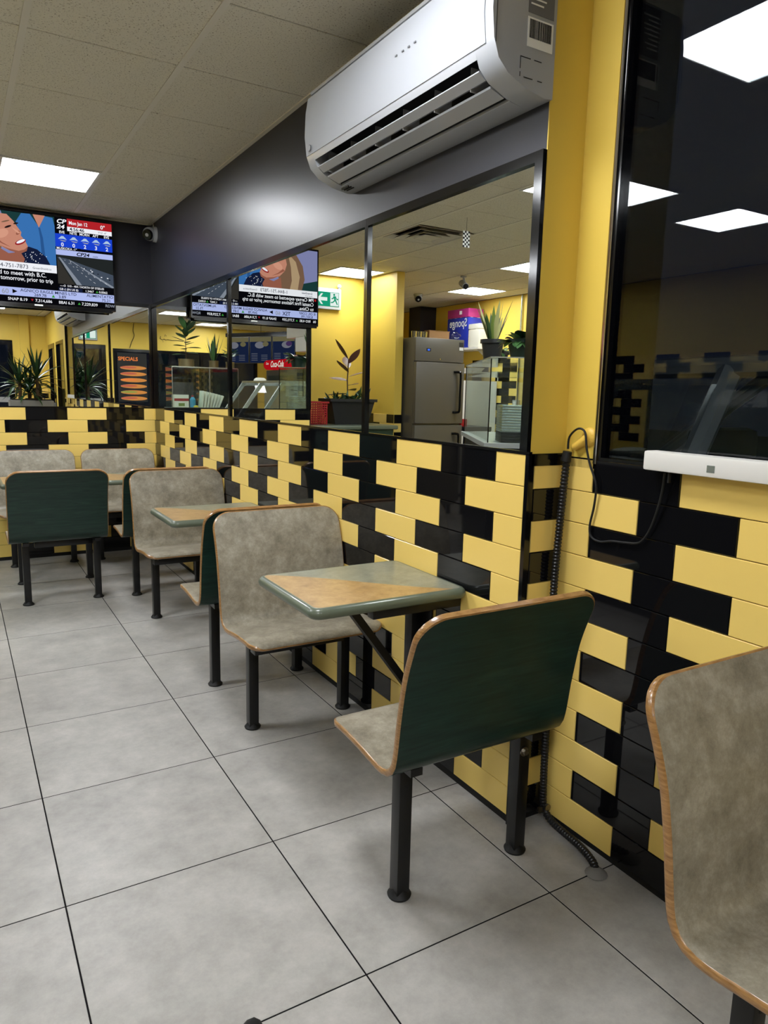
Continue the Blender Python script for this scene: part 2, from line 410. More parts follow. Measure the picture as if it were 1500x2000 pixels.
# street wall (behind the camera, seen in the mirrors)
fw = MB()
DX0, DX1 = -1.28, -.46          # door
FX0, FX1, FZ0, FZ1 = -4.6, -1.42, .95, 2.22   # shop window
fw.box(-.46, .35, YF-.2, YF, 0, ZC).box(DX0, DX1, YF-.2, YF, 2.28, ZC).box(FX1, DX0, YF-.2, YF, 0, ZC)
fw.box(FX0, FX1, YF-.2, YF, 0, FZ0).box(FX0, FX1, YF-.2, YF, FZ1, ZC).box(XL-.15, FX0, YF-.2, YF, 0, ZC)
wall_front = struct(fw.build('wall_front', 'yellow_paint'))
box_obj('wall_post', (-.33, -.16, YF, YF+.06, 1.25, ZC), 'yellow_paint', wall_front)
tiles(wall_front, (1, 0), (-.44, YF, 0), .58, ZT+.12, 5, .15, TL, (0, 1))
tiles(wall_front, (1, 0), (-1.41, YF, 0), .13, ZT+.05, 5, .15, TL, (0, 1), first=('Y', 'B'))

def frame_window(name, axis, a0, a1, z0, z1, at, out, mull=(), depth=.06, fw_=.045, glassmat='window_glass', flush=.5):
    """frame + panes in a wall opening; axis 'x' runs along x at y=at, axis 'y' along y at x=at; out = +1/-1 outward"""
    r = struct(empty(name))
    def bx(nm, u0, u1, w0, w1, d0, d1, mm):
        d0, d1 = sorted((out*d0, out*d1))
        b = (u0, u1, at+d0, at+d1, w0, w1) if axis == 'x' else (at+d0, at+d1, u0, u1, w0, w1)
        return box_obj(nm, b, mm, r)
    bx('frame', a0, a0+fw_, z0, z1, -.006, depth, 'black_gloss'); bx('frame', a1-fw_, a1, z0, z1, -.006, depth, 'black_gloss')
    bx('frame', a0+fw_, a1-fw_, z0, z0+fw_, -.006, depth, 'black_gloss'); bx('frame', a0+fw_, a1-fw_, z1-fw_, z1, -.006, depth, 'black_gloss')
    e = [a0+fw_]+list(mull)+[a1-fw_]
    for q in mull: bx('mullion', q-fw_/2, q+fw_/2, z0+fw_, z1-fw_, -.006, depth, 'black_gloss')
    for n_, (u0, u1) in enumerate(zip(e[:-1], e[1:])):
        bx('pane', u0+(fw_/2 if n_ else 0), u1-(fw_/2 if n_ < len(e)-2 else 0), z0+fw_, z1-fw_, depth*flush-.003, depth*flush+.003, glassmat)
    return r
# ------------------------------------------------------------------ windows and doors
win1 = frame_window('window_1', 'y', W1, W0, WZ0-.012, WZ1, DW, 1, depth=.2, fw_=.022, flush=.08)
MB().cyl((DW-.010, W0-.004, WZ0-.01), (DW-.010, W0-.004, WZ1), .006, n=10).build('chrome_bead', 'chrome', win1)
win2 = frame_window('window_2', 'y', -3.25, -2.25, 1.0, 2.2, DW, 1, depth=.06, fw_=.05)
win3 = frame_window('window_3', 'x', FX0, FX1, FZ0, FZ1, YF, -1, mull=(-2.2, -3.3), depth=.08, fw_=.06)
def shop_door(name, axis, a0, a1, z1, at, out):
    d = frame_window(name, axis, a0, a1, 0.01, z1, at, out, depth=.06, fw_=.085)
    m_ = (a0+a1)/2
    if axis == 'x': MB().tube([(a0+.13, at+.01, 1.0), (a0+.13, at+.06, 1.0), (a0+.13, at+.06, 1.35), (a0+.13, at+.01, 1.35)], .012).build('door_handle', 'chrome', d); box_obj('push_bar', (a0+.1, a1-.1, at+.008, at+.05, 1.08, 1.18), 'grey_plastic', d)
    else: box_obj('push_bar', (at-.05, at-.008, a0+.1, a1-.1, 1.02, 1.1), 'grey_plastic', d)
    return d
shop_door('door_1', 'x', DX0, DX1, 2.27, YF, -1)
shop_door('door_2', 'y', -4.45, -3.5, 2.2, DW, 1)

# ------------------------------------------------------------------ mirrors
MZ0, MZ1 = ZT+.008, 2.125
def mirror_panel(label, axis, a0, a1, at, f0, f1, group=None):
    """one mirror pane with its black strips; f0,f1: width of strip at each end"""
    r = empty('wall_mirror', label=label, cat='mirror', group=group)
    def bx(nm, u0, u1, w0, w1, d, mm, d0=.001):
        b = (u0, u1, at-d, at-d0, w0, w1) if axis == 'x' else (at-d, at-d0, u0, u1, w0, w1)
        return box_obj(nm, b, mm, r, 0)
    bx('mirror_glass', a0+f0, a1-f1, MZ0, MZ1-.03, .005, 'mirror')
    bx('frame_strip', a0, a1, MZ1-.03, MZ1, .016, 'black_gloss')
    if f0: bx('frame_strip', a0, a0+f0, MZ0, MZ1-.03, .016, 'black_gloss')
    if f1: bx('frame_strip', a1-f1, a1, MZ0, MZ1-.03, .016, 'black_gloss')
    return r
mirror_panel('wall mirror under the air conditioner at the yellow pilaster', 'y', -.004, 1.034, 0, .034, .012)
mirror_panel('middle pane of the row of long wall mirrors', 'y', 1.036, 2.80, 0, .012, .014)
mirror_panel('wall mirror next to the corner with the television', 'y', 2.802, YB-.002, 0, .014, .03)
mirror_panel('wide wall mirror on the rear wall below the television', 'x', -1.50, -.018, YB, .045, .02)

# ------------------------------------------------------------------ ceiling panels and diffuser
LAB = {(-2, -2): 'square ceiling light panel over the first wall table', (-2, 4): 'square ceiling light panel nearest the television',
       (-4, 1): 'square ceiling light panel above the front of the display counter', (-6, 1): 'square ceiling light panel behind the display counter',
       (-4, -6): 'square ceiling light panel near the potted yucca', (-2, -8): 'square ceiling light panel by the street door',
       (-6, -9): 'square ceiling light panel by the shop window', (-7, -7): 'square ceiling light panel in front of the menu boards',
       (-8, 8): 'square ceiling light panel in the kitchen behind the steel refrigerator', (-7, 5): 'square ceiling light panel above the paper towel shelf'}
def light_panel(x0, y0, label, s=CS, glow='panel_glow'):
    r = empty('ceiling_light', (x0+s/2, y0+s/2, ZC), label=label, cat='ceiling light', group='square LED ceiling panels')
    a = s/2-.012
    f = MB()
    f.box(-a, a, -a, -a+.016, -.004, .012).box(-a, a, a-.016, a, -.004, .012).box(-a, -a+.016, -a+.016, a-.016, -.004, .012).box(a-.016, a, -a+.016, a-.016, -.004, .012)
    f.build('frame', 'white_matte', r)
    box_obj('diffuser', (-a+.016, a-.016, -a+.016, a-.016, 0, .008), glow, r)
for (i, j), lb in LAB.items(): light_panel(i*CS, CY0+j*CS, lb)
light_panel(-2.80, 5.58, 'square ceiling light panel in the alcove by the exit sign', glow='panel_glow_low')
# air diffuser
vx, vy = VENT[0]*CS+CS/2, CY0+VENT[1]*CS+CS/2
vent = empty('ceiling_vent', (vx, vy, ZC), label='square four-way air diffuser in the ceiling grid', cat='air vent')
for k, (a, z) in enumerate(((.285, -.004), (.215, -.012), (.145, -.018))):
    f = MB(); t = .05 if k else .03
    A = f.ring([(-a, -a, z), (a, -a, z), (a, a, z), (-a, a, z)]); B = f.ring([(-a+t, -a+t, z+.035), (a-t, -a+t, z+.035), (a-t, a-t, z+.035), (-a+t, a-t, z+.035)])
    C = f.ring([(-a+t+.004, -a+t+.004, z+.035), (a-t-.004, -a+t+.004, z+.035), (a-t-.004, a-t-.004, z+.035), (-a+t+.004, a-t-.004, z+.035)])
    D_ = f.ring([(-a+.006, -a+.006, z), (a-.006, -a+.006, z), (a-.006, a-.006, z), (-a+.006, a-.006, z)])
    f.bridge(A, B); f.bridge(B, C); f.bridge(C, D_); f.bridge(D_, A); f.build('louver_ring', 'ceiling_tee', vent)
box_obj('center_plate', (-.085, .085, -.085, .085, -.02, -.014), 'ceiling_tee', vent)
box_obj('duct_box', (-.28, .28, -.28, .28, .03, .034), 'dark_slot', vent)
# checkered tag on a thread hanging below the diffuser
tg = empty('hanging_tag', (-1.98, 3.02, ZC), label='small checkered strip hanging from the ceiling by the air diffuser', cat='tag')
MB().cyl((0, 0, 0), (0, 0, -.10), .0012, n=6).build('thread', 'ink', tg)
k1, k2 = MB(), MB()
for a in range(4):
    for b_ in range(8): (k1 if (a+b_) % 2 else k2).box(-.032+a*.016, -.016+a*.016, -.001, .001, -.22+b_*.015, -.205+b_*.015)
k1.build('black_squares', 'ink', tg); k2.build('white_squares', 'sign_white', tg)

# ------------------------------------------------------------------ split air conditioner
ac = empty('air_conditioner', (0, 0, 2.255), label='white wall mounted split air conditioner above the mirrors', cat='air conditioner')
A0, A1 = -.012, 1.185
full = [(0, .0), (-.03, -.004), (-.10, .008), (-.165, .034), (-.20, .065), (-.218, .11), (-.226, .18), (-.222, .27), (-.212, .325), (-.195, .342), (0, .345)]
notch = [(0, .0), (-.03, -.004), (-.085, .004), (-.088, .13), (-.190, .145), (-.2085, .085), (-.218, .11), (-.226, .18), (-.222, .27), (-.212, .325), (-.195, .342), (0, .345)]
b = MB(); b.extr(full, A0, A0+.085); b.extr(notch, A0+.085, A1-.06); b.extr(full, A1-.06, A1)
b.build('casing', 'white_plastic', ac, 40)
front = [(-.2195, .108), (-.2285, .18), (-.2245, .27), (-.2145, .327), (-.210, .325), (-.220, .27), (-.224, .18), (-.215, .110)]
MB().extr(front, A0+.035, A1-.004).build('front_panel', 'white_plastic', ac, 50)
MB().extr([(-.0885, .012), (-.0905, .012), (-.092, .122), (-.186, .138), (-.199, .096), (-.2005, .096), (-.189, .1445), (-.0885, .1285)], A0+.086, A1-.061).build('slot_shade_liner', 'dark_slot', ac)  # dark liner, paints the shade inside the outlet recess
MB().extr([(-.150, .055), (-.196, .062), (-.197, .058), (-.172, .041), (-.152, .050)], A0+.09, A1-.066).build('louver', 'white_plastic', ac)
MB().extr([(-.125, .034), (-.155, .031), (-.152, .026), (-.102, .010), (-.100, .016)], A0+.09, A1-.066).build('louver', 'white_plastic', ac)
for q in range(6):
    y = A0+.16+q*.185
    box_obj('vane', (-.17, -.105, y, y+.003, .035, .10), 'grey_plastic', ac)
MB().extr([(-.202, .344), (-.205, .352), (-.02, .356), (-.02, .345)], A0+.01, A1-.004).build('top_grille', 'grey_plastic', ac)
# side details: labels, knock-out, seam
sd = A0-.001
box_obj('rating_label', (-.105, -.012, sd-.0006, sd, .20, .340), 'label_grey', ac)
box_obj('barcode_label', (-.105, -.012, sd-.0006, sd, .115, .19), 'sign_white', ac)
bc = MB(); x = -.098
while x < -.020:
    t = random.choice((.0012, .002, .003)); bc.box(x, x+t, sd-.0014, sd-.0006, .138, .185); x += t+random.choice((.0012, .002))
bc.build('barcode', 'ink', ac)
ln = MB()
for q in range(8): ln.box(-.097, -.028-.03*random.random(), sd-.0014, sd-.0006, .222+q*.013, .226+q*.013)
ln.build('label_print', 'sign_white', ac)
sq = MB()
for (u0, v0, u1, v1) in ((-.125, .05, -.09, .05), (-.075, .05, -.05, .05), (-.125, .05, -.125, .02), (-.125, .01, -.125, -.0), (-.11, -.0, -.08, -.0), (-.06, 0, -.045, 0)):
    sq.box(min(u0, u1)-.001, max(u0, u1)+.001, sd-.0008, sd, .055+min(v0, v1)-.001-.02, .055+max(v0, v1)+.001-.02)
sq.build('knockout_line', 'ink', ac)
box_obj('seam', (-.213, -.2115, sd-.0005, sd+.001, .10, .33), 'dark_slot', ac)
MB().sphere((-.216, A0+.034, .2), .008, sc=(.6, .8, 1)).build('clip', 'white_plastic', ac)
for y in (.36, .395, .43, .47): box_obj('display_mark', (-.2300, -.2288, y, y+.012, .232, .236), 'label_grey', ac)
bd = MB().cyl((-.2275, 1.135, .128), (-.2300, 1.135, .128), .013, n=20); bd.build('badge', 'label_grey', ac)
MB().cyl((-.229, 1.135, .128), (-.2306, 1.135, .128), .011, n=20).build('badge', 'white_plastic', ac)
vs = MB()
for q in range(3): vs.box(-.075+q*.012, -.070+q*.012, 1.09, 1.15, -.004, .006)
vs.build('drain_slots', 'dark_slot', ac)

# ------------------------------------------------------------------ benches
PROF = [(.262, .434), (.250, .446), (.20, .452), (.12, .449), (.04, .441), (-.015, .434), (-.055, .434), (-.085, .446), (-.104, .472), (-.113, .51), (-.120, .56), (-.130, .63), (-.150, .73), (-.185, .83), (-.218, .90)]
def spline(P, n=5):
    out = []
    for i in range(len(P)-1):
        p0, p1, p2, p3 = P[max(i-1, 0)], P[i], P[i+1], P[min(i+2, len(P)-1)]
        for k in range(n):
            t = k/n
            out.append(tuple(.5*((2*p1[d])+(-p0[d]+p2[d])*t+(2*p0[d]-5*p1[d]+4*p2[d]-p3[d])*t*t+(-p0[d]+3*p1[d]-3*p2[d]+p3[d])*t**3) for d in range(len(p1))))
    return out+[tuple(P[-1])]
def make_bench(label, group, half, legs):
    r = empty('booth_bench', label=label, cat='bench', group=group)
    c = spline(PROF, 6)
    S = [0]
    for a, b_ in zip(c[:-1], c[1:]): S.append(S[-1]+math.dist(a, b_))
    L_ = S[-1]
    # resample with dense ends
    ss = sorted(set([round(x, 5) for x in [L_*i/34 for i in range(35)]+[.06*(1-cos(pi/2*i/8)) for i in range(9)]+[L_-.075*(1-cos(pi/2*i/8)) for i in range(9)]]))
    def at(s):
        s = min(max(s, 0), L_)
        for i in range(len(S)-1):
            if S[i+1] >= s-1e-9:
                t = (s-S[i])/max(S[i+1]-S[i], 1e-9); p = [c[i][d]*(1-t)+c[i+1][d]*t for d in (0, 1)]
                q0, q1 = c[max(i-1, 0)], c[min(i+2, len(c)-1)]; d = Vector((q1[0]-q0[0], q1[1]-q0[1])).normalized()
                return p, Vector((d[1], -d[0]))   # normal towards the sitter
        return list(c[-1]), Vector((1, 0))
    def hw(s):
        w_ = half
        for r_, u in ((.055, s), (.075, L_-s)):
            if u < r_: w_ = min(w_, half-r_+sqrt(max(r_*r_-(r_-u)**2, 0)))
        return w_
    T = .0095
    def sheet(off, inset, m_, nm):
        g = MB(); prev = None; K = 8
        for s in ss:
            s2 = inset+s*(L_-2*inset)/L_
            p, n = at(s2); w_ = max(hw(s)-inset, .002)
            rg = g.ring([(w_*(-1+2*k/K), p[0]+n.x*off, p[1]+n.y*off) for k in range(K+1)])
            if prev: g.bridge(prev, rg, False)
            prev = rg
        return g.build(nm, m_, r, 60)
    sheet(T, .0045, 'bench_laminate', 'seat_face'); sheet(-T, .0045, 'green_laminate', 'back_face')['label'] = 'dark green wood-grain back'
    # oak edge band all the way round, slightly rounded
    loop = [(s, 1) for s in ss]+[(s, -1) for s in ss[::-1]]
    g = MB(); prev = None; first = None
    for s, sg in loop:
        p, n = at(s); w_ = hw(s); pi_, ni = at(.0045+s*(L_-.009)/L_); wi = max(w_-.0045, .002)
        rg = g.ring([(sg*wi, pi_[0]+ni.x*T, pi_[1]+ni.y*T), (sg*(w_-.0012), p[0]+n.x*T*.8, p[1]+n.y*T*.8), (sg*w_, p[0]+n.x*T*.35, p[1]+n.y*T*.35), (sg*w_, p[0]-n.x*T*.35, p[1]-n.y*T*.35), (sg*(w_-.0012), p[0]-n.x*T*.8, p[1]-n.y*T*.8), (sg*wi, pi_[0]-ni.x*T, pi_[1]-ni.y*T)])
        if prev: g.bridge(prev, rg, False)
        else: first = rg
        prev = rg
    g.bridge(prev, first, False)
    o = g.build('edge_band', 'oak_edge', r, 50); o['label'] = 'rounded oak edge'
    # frame
    for x in legs:
        l = MB().box(x-.021, x+.021, -.021, .021, .012, .402, c=.003).build('leg', 'black_metal', r)
        MB().lathe([(.033, 0), (.035, .006), (.030, .012), (.022, .022), (.02, .03)], (x, 0, 0), 20).build('foot', 'rubber', l)
        for sg in (-1, 1): MB().cyl((x, sg*.0205, .345), (x, sg*.0216, .345), .005, n=10).build('hole', 'dark_slot', l)
        box_obj('seat_arm', (x-.019, x+.019, -.07, .17, .402, .424), 'black_metal', r)
    x0, x1 = min(legs), max(legs)
    box_obj('cross_beam', (x0+.06, x1+.03, .06, .115, .362, .4015), 'black_metal', r, .003)
    return r
HB = .298
bench_f = make_bench('booth bench showing its dark green back, beside the pilaster and conduit', None, HB, (-.197, .235))
bench_r = make_bench('booth bench with mottled grey seat facing the first wall table', None, HB, (.197, -.235))
def place(src, x, y, rz, label=None, group=None, used=[]):
    o = src if src not in used else copy_tree(src)
    used.append(src); o.location = (x, y, 0); o.rotation_euler = (0, 0, rz)
    if label: o['label'] = label
    if group: o['group'] = group
    return o
BX = -.312
b1_ = place(bench_f, BX, -.117, 0, 'booth bench with dark green back beside the yellow pilaster and conduit')
bo = MB(); bo.cyl((.231, -.021, .345), (.231, -.024, .345), .015, n=16); bo.cyl((.231, -.024, .345), (.231, -.033, .345), .009, n=6)
place(bench_r, BX, 1.07, pi, 'booth bench with mottled grey seat across the first wall table')
place(bench_f, BX, 1.585, 0, 'booth bench back to back behind the first table, facing the second table')
place(bench_r, BX, 2.77, pi, 'booth bench with mottled grey seat across the second wall table')
place(bench_f, BX, 3.34, 0, 'booth bench by the mirror wall facing the corner table under the television')
place(bench_f, -.985, 3.40, 0, 'free standing booth bench with its dark green back to the aisle')
place(bench_r, -.345, 4.545, pi, 'booth bench in the tiled corner against the rear wall')
place(bench_r, -.985, 4.55, pi, 'booth bench against the rear wall below the television')
bo.build('bolt', 'steel_bolt', b1_)
place(bench_r, -.150, -1.045, pi, 'booth bench with mottled grey seat standing under the dark window')

# ------------------------------------------------------------------ tables
def make_table(label, hx, hy, zt, wall=True):
    r = empty('wall_table' if wall else 'booth_table', label=label, cat='table')
    def outline(a, c, rad, z, n=6):
        pts = []
        for cx_, cy_, a0 in ((a-rad, c-rad, 0), (-a+rad, c-rad, pi/2), (-a+rad, -c+rad, pi), (a-rad, -c+rad, 3*pi/2)):
            for k in range(n+1):
                t = a0+pi/2*k/n; pts.append((cx_+rad*cos(t), cy_+rad*sin(t), z))
        return pts
    g = MB(); T = MB()
    T.poly(outline(hx-.022, hy-.022, .02, zt)); T.poly(outline(hx-.022, hy-.022, .02, zt-.036)[::-1])
    rings = [outline(hx-.022+d, hy-.022+d, .02+d, z) for d, z in ((0, zt), (.004, zt+.0005), (.012, zt-.002), (.019, zt-.009), (.022, zt-.019), (.019, zt-.029), (.012, zt-.035), (0, zt-.036))]
    rr = [g.ring(p) for p in rings]
    for a, b_ in zip(rr[:-1], rr[1:]): g.bridge(a, b_)
    T.build('table_top', 'table_laminate', r, 0)
    g.build('edge_band', 'table_edge', r, 60)['label'] = 'olive green bullnose edge'
    z1 = zt-.0365
    if wall:
        xw = hx-.006
        p = box_obj('post', (xw-.05, xw-.005, .035, .085, .16, z1-.04), 'black_metal', r, .003)
        box_obj('wall_plate', (xw-.005, xw, -.03, .15, .14, z1-.0), 'black_metal', p)
        box_obj('support_arm', (-hx*.45, xw-.005, .03, .09, z1-.04, z1), 'black_metal', r, .003)
        box_obj('support_arm', (-hx*.2, xw-.0, -.20, -.16, z1-.04, z1), 'black_metal', r, .003)
        box_obj('cross_bar', (xw-.05, xw-.012, -.16, .03, z1-.035, z1-.002), 'black_metal', r)
        d0, d1 = Vector((-hx*.12, .06, z1-.042)), Vector((xw-.052, .06, .30)); dd = (d1-d0).normalized(); nn = Vector((-dd.z, 0, dd.x))
        q = MB(); t = .014
        A = q.ring([d0+nn*t+Vector((0, -.019, 0)), d0+nn*t+Vector((0, .019, 0)), d0-nn*t+Vector((0, .019, 0)), d0-nn*t+Vector((0, -.019, 0))])
        B = q.ring([d1+nn*t+Vector((0, -.019, 0)), d1+nn*t+Vector((0, .019, 0)), d1-nn*t+Vector((0, .019, 0)), d1-nn*t+Vector((0, -.019, 0))])
        q.bridge(A, B); q.face(A); q.face(B); q.build('brace', 'black_metal', r)
    else:
        for x in (-.187, .270):
            MB().box(x-.021, x+.021, -.021, .021, .01, z1-.02, c=.003).build('leg', 'black_metal', r)
            MB().lathe([(.035, 0), (.035, .006), (.022, .02)], (x, 0, 0), 18).build('foot', 'rubber', r)
        MB().box(-.25, .285, -.16, .16, z1-.02, z1, c=.003).build('top_plate', 'black_metal', r)
    return r
t = make_table('first wall table with tan and grey laminate top and green edge, between benches', .303, .247, .757); t.location = (-.313, .497, 0)
t2 = copy_tree(t); t2.location = (-.313, 2.17, 0); t2['label'] = 'second wall table, partly hidden behind a grey bench back'
t3 = copy_tree(t); t3.location = (-.313, 3.97, 0); t3['label'] = 'wall table in the tiled corner, glimpsed between two green bench backs'
t4 = make_table('free standing table in front of the rear bench below the television', .303, .247, .757, False); t4.location = (-.985, 3.975, 0)
# ------------------------------------------------------------------ television
TVX, TVZ, TVY, SW, SH = -1.525, 2.052, 4.735, 1.196, .672
tv = empty('television', (TVX, TVY, TVZ), label='large flat television showing a news channel high on the rear wall', cat='television')
box_obj('housing', (-.012, SW+.012, .004, .045, -.018, SH+.012), 'black_gloss', tv, .003)
bz = MB().box(-.012, SW+.012, -.003, .004, -.018, 0).box(-.012, SW+.012, -.003, .004, SH, SH+.012).box(-.012, 0, -.003, .004, 0, SH).box(SW, SW+.012, -.003, .004, 0, SH)
bz.build('bezel', 'black_gloss', tv)
box_obj('lower_rail', (-.0, SW-.02, -.0, .03, -.034, -.0185), 'black_gloss', tv)
box_obj('maker_badge', (.60, .66, -.005, -.003, -.015, -.004), 'sign_white', tv)
box_obj('wall_bracket', (.35, .85, .045, .084, .15, .5), 'black_metal', tv)
emis('scr_black', srgb(8, 8, 12)); emis('scr_white', srgb(238, 240, 246)); emis('scr_lav', srgb(176, 188, 238)); emis('scr_red', srgb(176, 34, 40)); emis('scr_blue', srgb(26, 66, 206))
emis('scr_scrub', srgb(56, 112, 176)); emis('scr_scrub2', srgb(40, 84, 140)); emis('scr_navy', srgb(20, 28, 56)); emis('scr_skin', srgb(196, 134, 112)); emis('scr_skin2', srgb(150, 92, 74)); emis('scr_hair', srgb(120, 92, 72)); emis('scr_hair2', srgb(176, 150, 116))
emis('scr_cheek', srgb(212, 152, 128)); emis('scr_bg', srgb(128, 132, 176)); emis('scr_teal', srgb(26, 58, 58)); emis('scr_road', srgb(66, 76, 90)); emis('scr_trees', srgb(34, 38, 38)); emis('scr_grass', srgb(52, 50, 46)); emis('scr_concrete', srgb(132, 140, 152)); emis('scr_green', srgb(60, 150, 60)); emis('scr_dkred', srgb(150, 30, 36)); emis('scr_cloud', srgb(170, 196, 226)); emis('scr_grey', srgb(150, 156, 170)); emis('scr_dark', srgb(34, 22, 24)); emis('scr_sky', srgb(92, 104, 120))
screen = MB().poly([(0, 0, 0), (SW, 0, 0), (SW, 0, SH), (0, 0, SH)]).build('screen', 'scr_black', tv, 0)
_ly = [0]
def SP(nm, pts, m_):
    _ly[0] += 1; y = -.0004-_ly[0]*.00006
    return MB().poly([(p[0], y, p[1]) for p in pts]).build(nm, m_, screen, 0)
def SR(nm, x0, z0, x1, z1, m_): return SP(nm, [(x0, z0), (x1, z0), (x1, z1), (x0, z1)], m_)
def ST(x, z, size, txt, m_, bold=0., align='LEFT', sx=1., shear=0.):
    _ly[0] += 1
    return text_obj('screen_text', txt, size, m_, screen, (x, -.0004-_ly[0]*.00006, z), (pi/2, 0, 0), bold=bold*size, align=align, sx=sx, shear=shear)
def ell(cx, cz, a, b_, rot=0, n=28): return [(cx+a*cos(t)*cos(rot)-b_*sin(t)*sin(rot), cz+a*cos(t)*sin(rot)+b_*sin(t)*cos(rot)) for t in [2*pi*k/n for k in range(n)]]
MX = .772
# advertisement picture
SR('picture', 0, .30, MX, SH-.004, 'scr_bg')
SP('picture', [(0, .30), (.20, .30), (.16, .36), (0, .40)], 'scr_teal')
SP('picture', [(.40, SH-.004), (.44, .55), (.50, .30), (MX, .30), (MX, SH-.004)], 'scr_teal')
SP('picture', [(.50, .60), (.54, .665), (.60, .668), (.66, .58), (.70, .665), (.76, .66), (MX, .60), (MX, .30), (.58, .30), (.54, .44)], 'scr_scrub')
SP('picture', [(.62, .668), (.66, .575), (.705, .668)], 'scr_skin')
SP('picture', [(.655, .575), (.665, .50), (.672, .30), (.70, .30), (.685, .5), (.668, .575)], 'scr_scrub2')
SP('picture', [(.16, .30), (.13, .40), (.15, .52), (.22, .62), (.32, .665), (.42, .64), (.44, .56), (.40, .42), (.36, .30)], 'scr_hair')
SP('picture', [(.20, .30), (.18, .42), (.22, .55), (.30, .62), (.27, .5), (.26, .38), (.28, .30)], 'scr_hair2')
SP('picture', [(.50, .30), (.53, .39), (.58, .425), (.64, .41), (.70, .36), (.73, .30)], 'scr_navy')
SP('picture', [(.36, .30), (.37, .40), (.44, .36), (.52, .38), (.55, .33), (.54, .30)], 'scr_skin2')
SP('picture', [(.31, .52), (.33, .60), (.39, .645), (.44, .645), (.485, .60), (.51, .56), (.535, .525), (.53, .50), (.56, .46), (.575, .425), (.565, .39), (.52, .365), (.45, .38), (.38, .41), (.33, .46)], 'scr_skin')
SP('picture', [(.52, .365), (.565, .39), (.575, .425), (.55, .40), (.51, .385), (.44, .395), (.38, .415), (.45, .38)], 'scr_skin2')
SP('picture', ell(.525, .452, .042, .017, .5), 'scr_dkred'); SP('picture', ell(.527, .457, .034, .010, .5), 'scr_white')
SP('picture', ell(.445, .555, .026, .007, .45), 'scr_dark'); SP('picture', ell(.50, .585, .018, .006, .3), 'scr_dark'); SP('picture', ell(.43, .592, .030, .005, .35), 'scr_hair')
SP('picture', ell(.512, .518, .020, .010, .9), 'scr_skin2')
for q in range(26): SP('picture', ell(.545+.16*random.random(), .305+.085*random.random(), .004, .0022, 1, 6), 'scr_white')
SP('picture', ell(.40, .50, .05, .030, .5), 'scr_cheek'); SP('picture', [(.47, .555), (.505, .535), (.527, .522), (.512, .512), (.49, .53)], 'scr_cheek')
SP('picture', [(.33, .46), (.36, .445), (.40, .425), (.46, .405), (.40, .435), (.35, .475)], 'scr_skin2')
# captions
SR('caption_bar', 0, .243, MX, .302, 'scr_white')
ST(.30, .258, .042, '1-844-751-7873', 'scr_navy'); ST(.60, .262, .022, 'GreenShield.ca', 'scr_navy'); ST(.05, .272, .022, 'GreenShield', 'scr_navy', .015); ST(.05, .252, .014, 'Mental health', 'scr_navy')
SR('caption_bar', 0, .112, MX, .243, 'scr_black')
SP('marker', [(.012, .212), (.03, .212), (.03, .230), (.012, .230)], 'scr_red')
ST(.038, .205, .044, 'PM Carney expected to meet with B.C.', 'scr_white', .012, sx=.93); ST(.038, .165, .044, 'Coastal First Nations tomorrow, prior to trip', 'scr_white', .012, sx=.86); ST(.038, .122, .044, 'to China.', 'scr_white', .012, sx=.93)
SR('ticker_bar', 0, .050, SW, .112, 'scr_lav')
ST(.015, .083, .031, 'IE OIL CORP', 'scr_navy', .01); ST(.045, .055, .031, '8,507,195', 'scr_navy', .01)
ST(.275, .062, .050, 'TSX', 'scr_navy', .015, sx=.9); ST(.375, .062, .050, '60', 'scr_grey', .015)
SP('marker', [(.45, .066), (.45, .098), (.485, .082)], 'scr_black')
ST(.505, .084, .031, 'AGNICO EAGLE MINES LTD', 'scr_navy', .006, sx=1.06); ST(.60, .0555, .031, '269.78', 'scr_navy', .008, sx=1.05); SP('marker', [(.725, .056), (.751, .056), (.738, .078)], 'scr_green'); ST(.775, .0555, .031, '3.89', 'scr_navy', .008, sx=1.05)
ST(.985, .084, .031, 'ALIMENTATIO', 'scr_navy', .006, sx=1.03); ST(1.10, .0555, .031, '75.21', 'scr_navy', .008)
SR('ticker_bar', 0, .002, SW, .050, 'scr_black')
ST(.012, .014, .031, '06   RIO 4.85', 'scr_white', .012); SP('marker', [(.20, .016), (.222, .016), (.211, .034)], 'scr_green'); ST(.235, .014, .031, '7,773,259', 'scr_white', .012)
ST(.415, .014, .031, 'SNAP 8.19', 'scr_white', .012); SP('marker', [(.575, .034), (.595, .034), (.585, .016)], 'scr_dkred'); ST(.606, .014, .031, '7,314,686', 'scr_white', .012)
ST(.775, .014, .031, 'BBAI 6.31', 'scr_white', .012, sx=.95); SP('marker', [(.916, .016), (.938, .016), (.927, .034)], 'scr_green'); ST(.945, .014, .031, '7,229,839', 'scr_white', .012); ST(1.125, .014, .031, 'RDW', 'scr_grey', .012)
